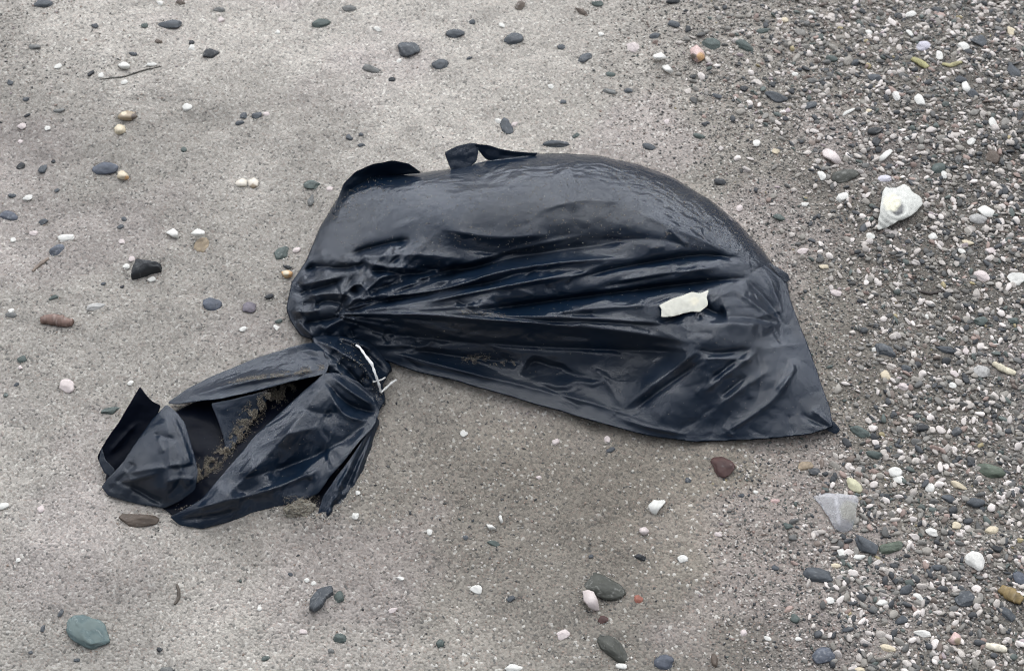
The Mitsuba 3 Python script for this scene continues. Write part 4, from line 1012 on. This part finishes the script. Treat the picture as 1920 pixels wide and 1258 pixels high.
SMALL_DARK = [(272, 53, 13, 10), (178, 52, 15, 10), (250, 105, 17, 7), (172, 144, 13, 11), (360, 84, 11, 9), (457, 220, 13, 13), (482, 221, 19, 14), (450, 233, 17, 9), (345, 282, 11, 11), (22, 366, 15, 9), (80, 411, 18, 12), (232, 408, 11, 9), (225, 422, 13, 10), (100, 301, 8, 8), (106, 354, 10, 8), (538, 500, 18, 8),
              (505, 558, 18, 11), (523, 605, 15, 9), (31, 722, 10, 8), (12, 743, 9, 9), (194, 533, 9, 7), (229, 538, 8, 7), (113, 1147, 9, 17), (79, 1175, 8, 15), (142, 1232, 12, 9), (55, 1218, 9, 8), (545, 1078, 9, 8), (655, 253, 14, 11), (677, 248, 10, 7), (677, 268, 14, 9), (885, 39, 13, 10), (20, 160, 13, 9),
              (50, 190, 12, 8), (52, 219, 12, 7), (1262, 5, 26, 10), (1120, 5, 22, 12), (1056, 187, 12, 10), (1217, 278, 26, 13), (1080, 252, 14, 8), (880, 107, 12, 6), (825, 1203, 15, 19), (497, 1230, 16, 11), (1290, 900, 11, 11), (1455, 1062, 15, 12), (1478, 985, 18, 14), (1390, 930, 12, 9), (1580, 1030, 12, 12), (1200, 1042, 22, 12), (1108, 1040, 10, 8), (1395, 170, 16, 12), (1520, 200, 24, 14), (1430, 60, 26, 13), (1300, 140, 12, 9), (1640, 150, 26, 15), (1605, 118, 22, 13), (1350, 345, 24, 14), (1460, 410, 22, 14), (1800, 155, 22, 16), (1560, 110, 24, 13), (1345, 180, 18, 11), (1820, 180, 26, 17), (1760, 316, 30, 20), (1900, 140, 22, 30), (1640, 250, 30, 16), (1310, 260, 22, 11), (1900, 600, 20, 16), (1840, 600, 24, 20), (1700, 690, 20, 15), (1640, 850, 30, 17), (1730, 800, 26, 18), (1780, 930, 26, 18), (1830, 940, 34, 22), (1700, 1100, 30, 20), (1870, 1030, 22, 14), (1760, 1060, 24, 15), (1590, 1180, 22, 12), (1690, 1160, 26, 18)]


def side(u, v):
    edge = np.interp(v, [0, 200, 300, 500, 700, 850, 1000, 1258], [1290, 1300, 1360, 1500, 1560, 1520, 1500, 1470])
    if u > edge:
        return 'gravel'
    return 'far' if v < 300 and u > 640 else 'near' if v > 780 else 'left'


PLACE = {'gravel': 'in the gravel to the right of the bag', 'far': 'on the sand beyond the bag', 'near': 'on the sand in front of the bag', 'left': 'on the pale sand to the left of the bag'}
for (u, v, w, h) in SMALL_WHITE:
    k = side(u, v)
    rr = np.random.default_rng(int(u * 3 + v))
    col = ['white', 'pinkwhite', 'white', 'cream'][rr.integers(0, 4)] if k == 'gravel' else ['white', 'white', 'pinkwhite'][rr.integers(0, 3)]
    add_stone('shell_chip', 'shell', u, v, w * 1.08, h * 1.08, rr.uniform(-30, 30), col, f'small white shell chip {PLACE[k]}', group=f'small white shell chips {PLACE[k]}', angular=0.7, tall=0.4, sink=0.3, strength=0.12, sub=2, mat='stone_mat')
for (u, v, w, h) in SMALL_DARK:
    k = side(u, v)
    rr = np.random.default_rng(int(u * 3 + v))
    col = ['slate', 'black', 'green', 'slate'][rr.integers(0, 4)]
    add_stone('small_pebble', 'pebble', u, v, w * 1.05, h * 1.05, rr.uniform(-25, 25), col, f'small dark pebble {PLACE[k]}', group=f'small dark pebbles {PLACE[k]}', angular=0.4, tall=0.45, sink=0.35, sub=2)

# ------------------------------------------------------------------ gravel and coarse sand: what nobody could count
feet = [shapely.Polygon(f).buffer(0.002) for f in footprints]
tree = cKDTree(np.array(placed_px)[:, :2])
prad = np.array(placed_px)[:, 2]


def gravel_share(u, v):
    full = np.interp(v, [-200, 0, 200, 400, 600, 800, 900, 1000, 1100, 1258, 1500], [1560, 1580, 1610, 1700, 1760, 1720, 1600, 1590, 1640, 1700, 1760])
    none = np.interp(v, [-200, 0, 200, 300, 450, 620, 780, 900, 1000, 1258, 1500], [1150, 1190, 1200, 1300, 1440, 1530, 1560, 1460, 1460, 1450, 1450])
    return sstep(0, 1, (u - none) / (full - none))


def scatter(n, rr, density, keep_clear=1.0):
    u, v = rr.uniform(-160, 2260, n), rr.uniform(-280, 1440, n)
    # uniform on the ground, not in the picture
    w = np.linalg.norm(at(u, v) - EYE, axis=1)
    ok = rr.uniform(0, 1, n) < (w / w.max()) ** 3
    nz = meshkit.fbm(np.column_stack([u / 90, v / 65, 0 * u]), 3, 12)
    ok &= rr.uniform(0, 1, n) < density(u, v, nz)
    u, v = u[ok], v[ok]
    g = at(u, v)
    free = np.ones(len(u), bool)
    for f in feet:
        free &= ~shapely.contains_xy(f, g[:, 0], g[:, 1])
    d, k = tree.query(np.column_stack([u, v]))
    free &= d > prad[k] * 0.8 * keep_clear
    return u[free], v[free], g[free]


GRAVEL = np.array([(0.19, 0.178, 0.158), (0.24, 0.22, 0.19), (0.10, 0.098, 0.092), (0.05, 0.053, 0.056), (0.42, 0.38, 0.34), (0.54, 0.49, 0.45), (0.27, 0.20, 0.17), (0.15, 0.12, 0.10), (0.085, 0.10, 0.09), (0.30, 0.25, 0.25), (0.30, 0.25, 0.14)])
GP = np.array([0.17, 0.15, 0.14, 0.14, 0.12, 0.10, 0.05, 0.06, 0.05, 0.015, 0.005])


def gravel_cols(n, rr, pale=1.0):
    p = GP.copy()
    p[4:6] *= pale
    p /= p.sum()
    return GRAVEL[rr.choice(len(GRAVEL), n, p=p)] * rr.uniform(0.75, 1.2, (n, 1))


r = np.random.default_rng(5)
# the larger gravel stones, one by one
u, v, g = scatter(3300, r, lambda a, b, n: 0.9 * gravel_share(a, b) * (n > 0.34), 1.3)
inside_frame = (u > 6) & (u < 1914) & (v > 6) & (v < 1252)
order = np.flatnonzero(inside_frame)[:150]
cols = gravel_cols(len(order), r, 1.8)
for j, q in enumerate(order):
    wpx = r.uniform(12, 23)
    lum = cols[j].mean()
    tone = 'pale' if lum > 0.30 else 'dark' if lum < 0.11 else 'grey-brown'
    add_stone('gravel_stone', 'pebble', u[q], v[q], wpx, wpx * r.uniform(0.55, 0.85), r.uniform(-60, 60), cols[j], f'{tone} gravel stone among the finer gravel right of the bag', group=f'{tone} gravel stones right of the bag', angular=0.9, tall=0.45, sink=0.36, sub=2)
tree = cKDTree(np.array(placed_px)[:, :2])
prad = np.array(placed_px)[:, 2]

parts_ = []
for n, density, size, sub, pale in [
        (170000, lambda a, b, n: np.clip(gravel_share(a, b) * 1.1 * sstep(0.25, 0.5, n + 0.25 * gravel_share(a, b)), 0, 1), (0.0018, 0.0050), 1, 1.9),
        (460000, lambda a, b, n: np.clip(np.maximum(gravel_share(a + 170, b) * 1.2, (0.5 * np.exp(-(((a - 50) / 150) ** 2 + ((b - 40) / 110) ** 2)) + 0.22 * np.exp(-(((a - 830) / 240) ** 2 + ((b - 900) / 130) ** 2))) * sstep(0.3, 0.6, n)), 0, 1), (0.0008, 0.0023), 0, 1.5)]:
    u, v, g = scatter(n, r, density)
    s = size[0] + (size[1] - size[0]) * r.uniform(0, 1, len(u)) ** 2.2
    g[:, 2] = ground_z(g[:, 0], g[:, 1]) + s * 0.22
    col3 = gravel_cols(len(u), r, pale)
    big = s > 0.0029
    for m, k in ((big, sub), (~big, sub - 1)):
        if m.any():
            parts_.append(pieces(g[m], s[m], col3[m], k, 9 + k, 0.5, jitter=0.5))
o = np.cumsum([0] + [len(x[0]) for x in parts_])
scene['gravel'] = mikit.ply((np.vstack([x[0] for x in parts_]), np.vstack([x[1] + k for x, k in zip(parts_, o)])), 'stone_mat', smooth=True, color=np.vstack([x[2] for x in parts_]))
labels['gravel'] = {'kind': 'stuff', 'label': 'fine mixed gravel of grey, white and reddish bits covering the right side of the beach', 'category': 'gravel'}


def coarse_share(a, b, n):
    under_bag = np.exp(-(((a - 830) / 260) ** 2 + ((b - 900) / 150) ** 2))
    corner = np.exp(-(((a - 60) / 170) ** 2 + ((b - 40) / 110) ** 2))
    bottom = sstep(700, 1250, b) * sstep(500, 900, a)
    right = gravel_share(a + 160, b)
    return np.clip(0.03 + 0.75 * under_bag + 0.7 * corner + 0.5 * bottom + 0.7 * right + 0.5 * (n - 0.5), 0.03, 1)


u, v, g = scatter(145000, r, coarse_share, 0.7)
s = 0.0006 + 0.0012 * r.uniform(0, 1, len(u)) ** 2.5
# collars of loose grains where stones and the bag press into the sand
cg = []
for (pu, pv, pr) in placed_px:
    if pr > 9:
        n = int(pr * 2.2)
        t = r.uniform(0, 2 * np.pi, n)
        k = pr * r.normal(1.0, 0.10, n)
        cg.append(np.column_stack([pu + k * np.cos(t), pv + 0.15 * pr + 0.62 * k * np.sin(t)]))
cg = at(*np.vstack(cg).T)
for f in footprints:
    ring = np.array(shapely.LinearRing(f).segmentize(0.0008).coords)[:, :2]
    k = r.integers(0, len(ring), 2600)
    cg = np.vstack([cg, np.column_stack([ring[k] + r.normal(0, 0.0045, (2600, 2)), np.zeros(2600)])])
g = np.vstack([g, cg])
s = np.concatenate([s, r.uniform(0.0005, 0.0013, len(cg))])
g[:, 2] = ground_z(g[:, 0], g[:, 1]) + s * 0.2
cv, cf, cc = pieces(g, s, sand_cols(len(g), r, (0.25, 0.26, 0.15, 0.11, 0.14, 0.06, 0.03)), -1, 3, 0.65)
scene['coarse_sand'] = mikit.ply((cv, cf), 'stone_mat', smooth=True, color=cc)
labels['coarse_sand'] = {'kind': 'stuff', 'label': 'coarse loose grains of sand and shell lying on the finer sand', 'category': 'sand'}


# ------------------------------------------------------------------ each small thing is told apart by the landmark that it lies nearest to
def short(label):
    cut = len(label)
    for w in (',', ' between', ' lying', ' cut', ' near', ' at ', ' on ', ' in ', ' alone', ' touching', ' just', ' beside', ' with ', ' right ', ' left ', ' below', ' above', ' under', ' second', ' lowest', ' rightmost', ' largest', ' level', ' nearest', ' almost',
              ' by ', ' wider', ' brightest', ' right', ' half', ' leaning', ' standing', ' next', ' resting'):
        k = label.find(w)
        if 0 < k < cut:
            cut = k
    return label[:cut]


marks = {}
for k, d in labels.items():
    if '__' not in k and d.get('kind') is None and 'group' not in d and k in centre_px:
        marks.setdefault(short(d['label']), []).append(k)
marks = [(s, centre_px[k[0]]) for s, k in marks.items() if len(k) == 1 and len(s.split()) >= 3]
mtree = cKDTree(np.array([m[1] for m in marks]))
SIDES = ['right of', 'upper-right of', 'above', 'upper-left of', 'left of', 'lower-left of', 'below', 'lower-right of']
told = {}
for k, d in labels.items():
    if 'group' in d and k in centre_px:
        c = np.array(centre_px[k])
        _, j = mtree.query(c)
        s, m = marks[int(j)]
        e = c - np.array(m)
        w = SIDES[int(round(math.atan2(-e[1], e[0]) / (math.pi / 4))) % 8]
        what = d['label'].split(' in the ')[0].split(' on the ')[0].split(' among ')[0]
        told.setdefault((what, w, s), []).append((float(np.hypot(*e)), k))
NTH = ['', 'second ', 'third ', 'fourth ', 'fifth ', 'sixth ', 'seventh ', 'eighth ', 'ninth ', 'tenth ']
for (what, w, s), found in told.items():
    for nth, (_, k) in enumerate(sorted(found)):
        if len(found) == 1:
            labels[k]['label'] = f'{what} {w} the {s}'
        else:
            labels[k]['label'] = f'{what}, {NTH[nth] if nth else ""}nearest of those {w} the {s}'
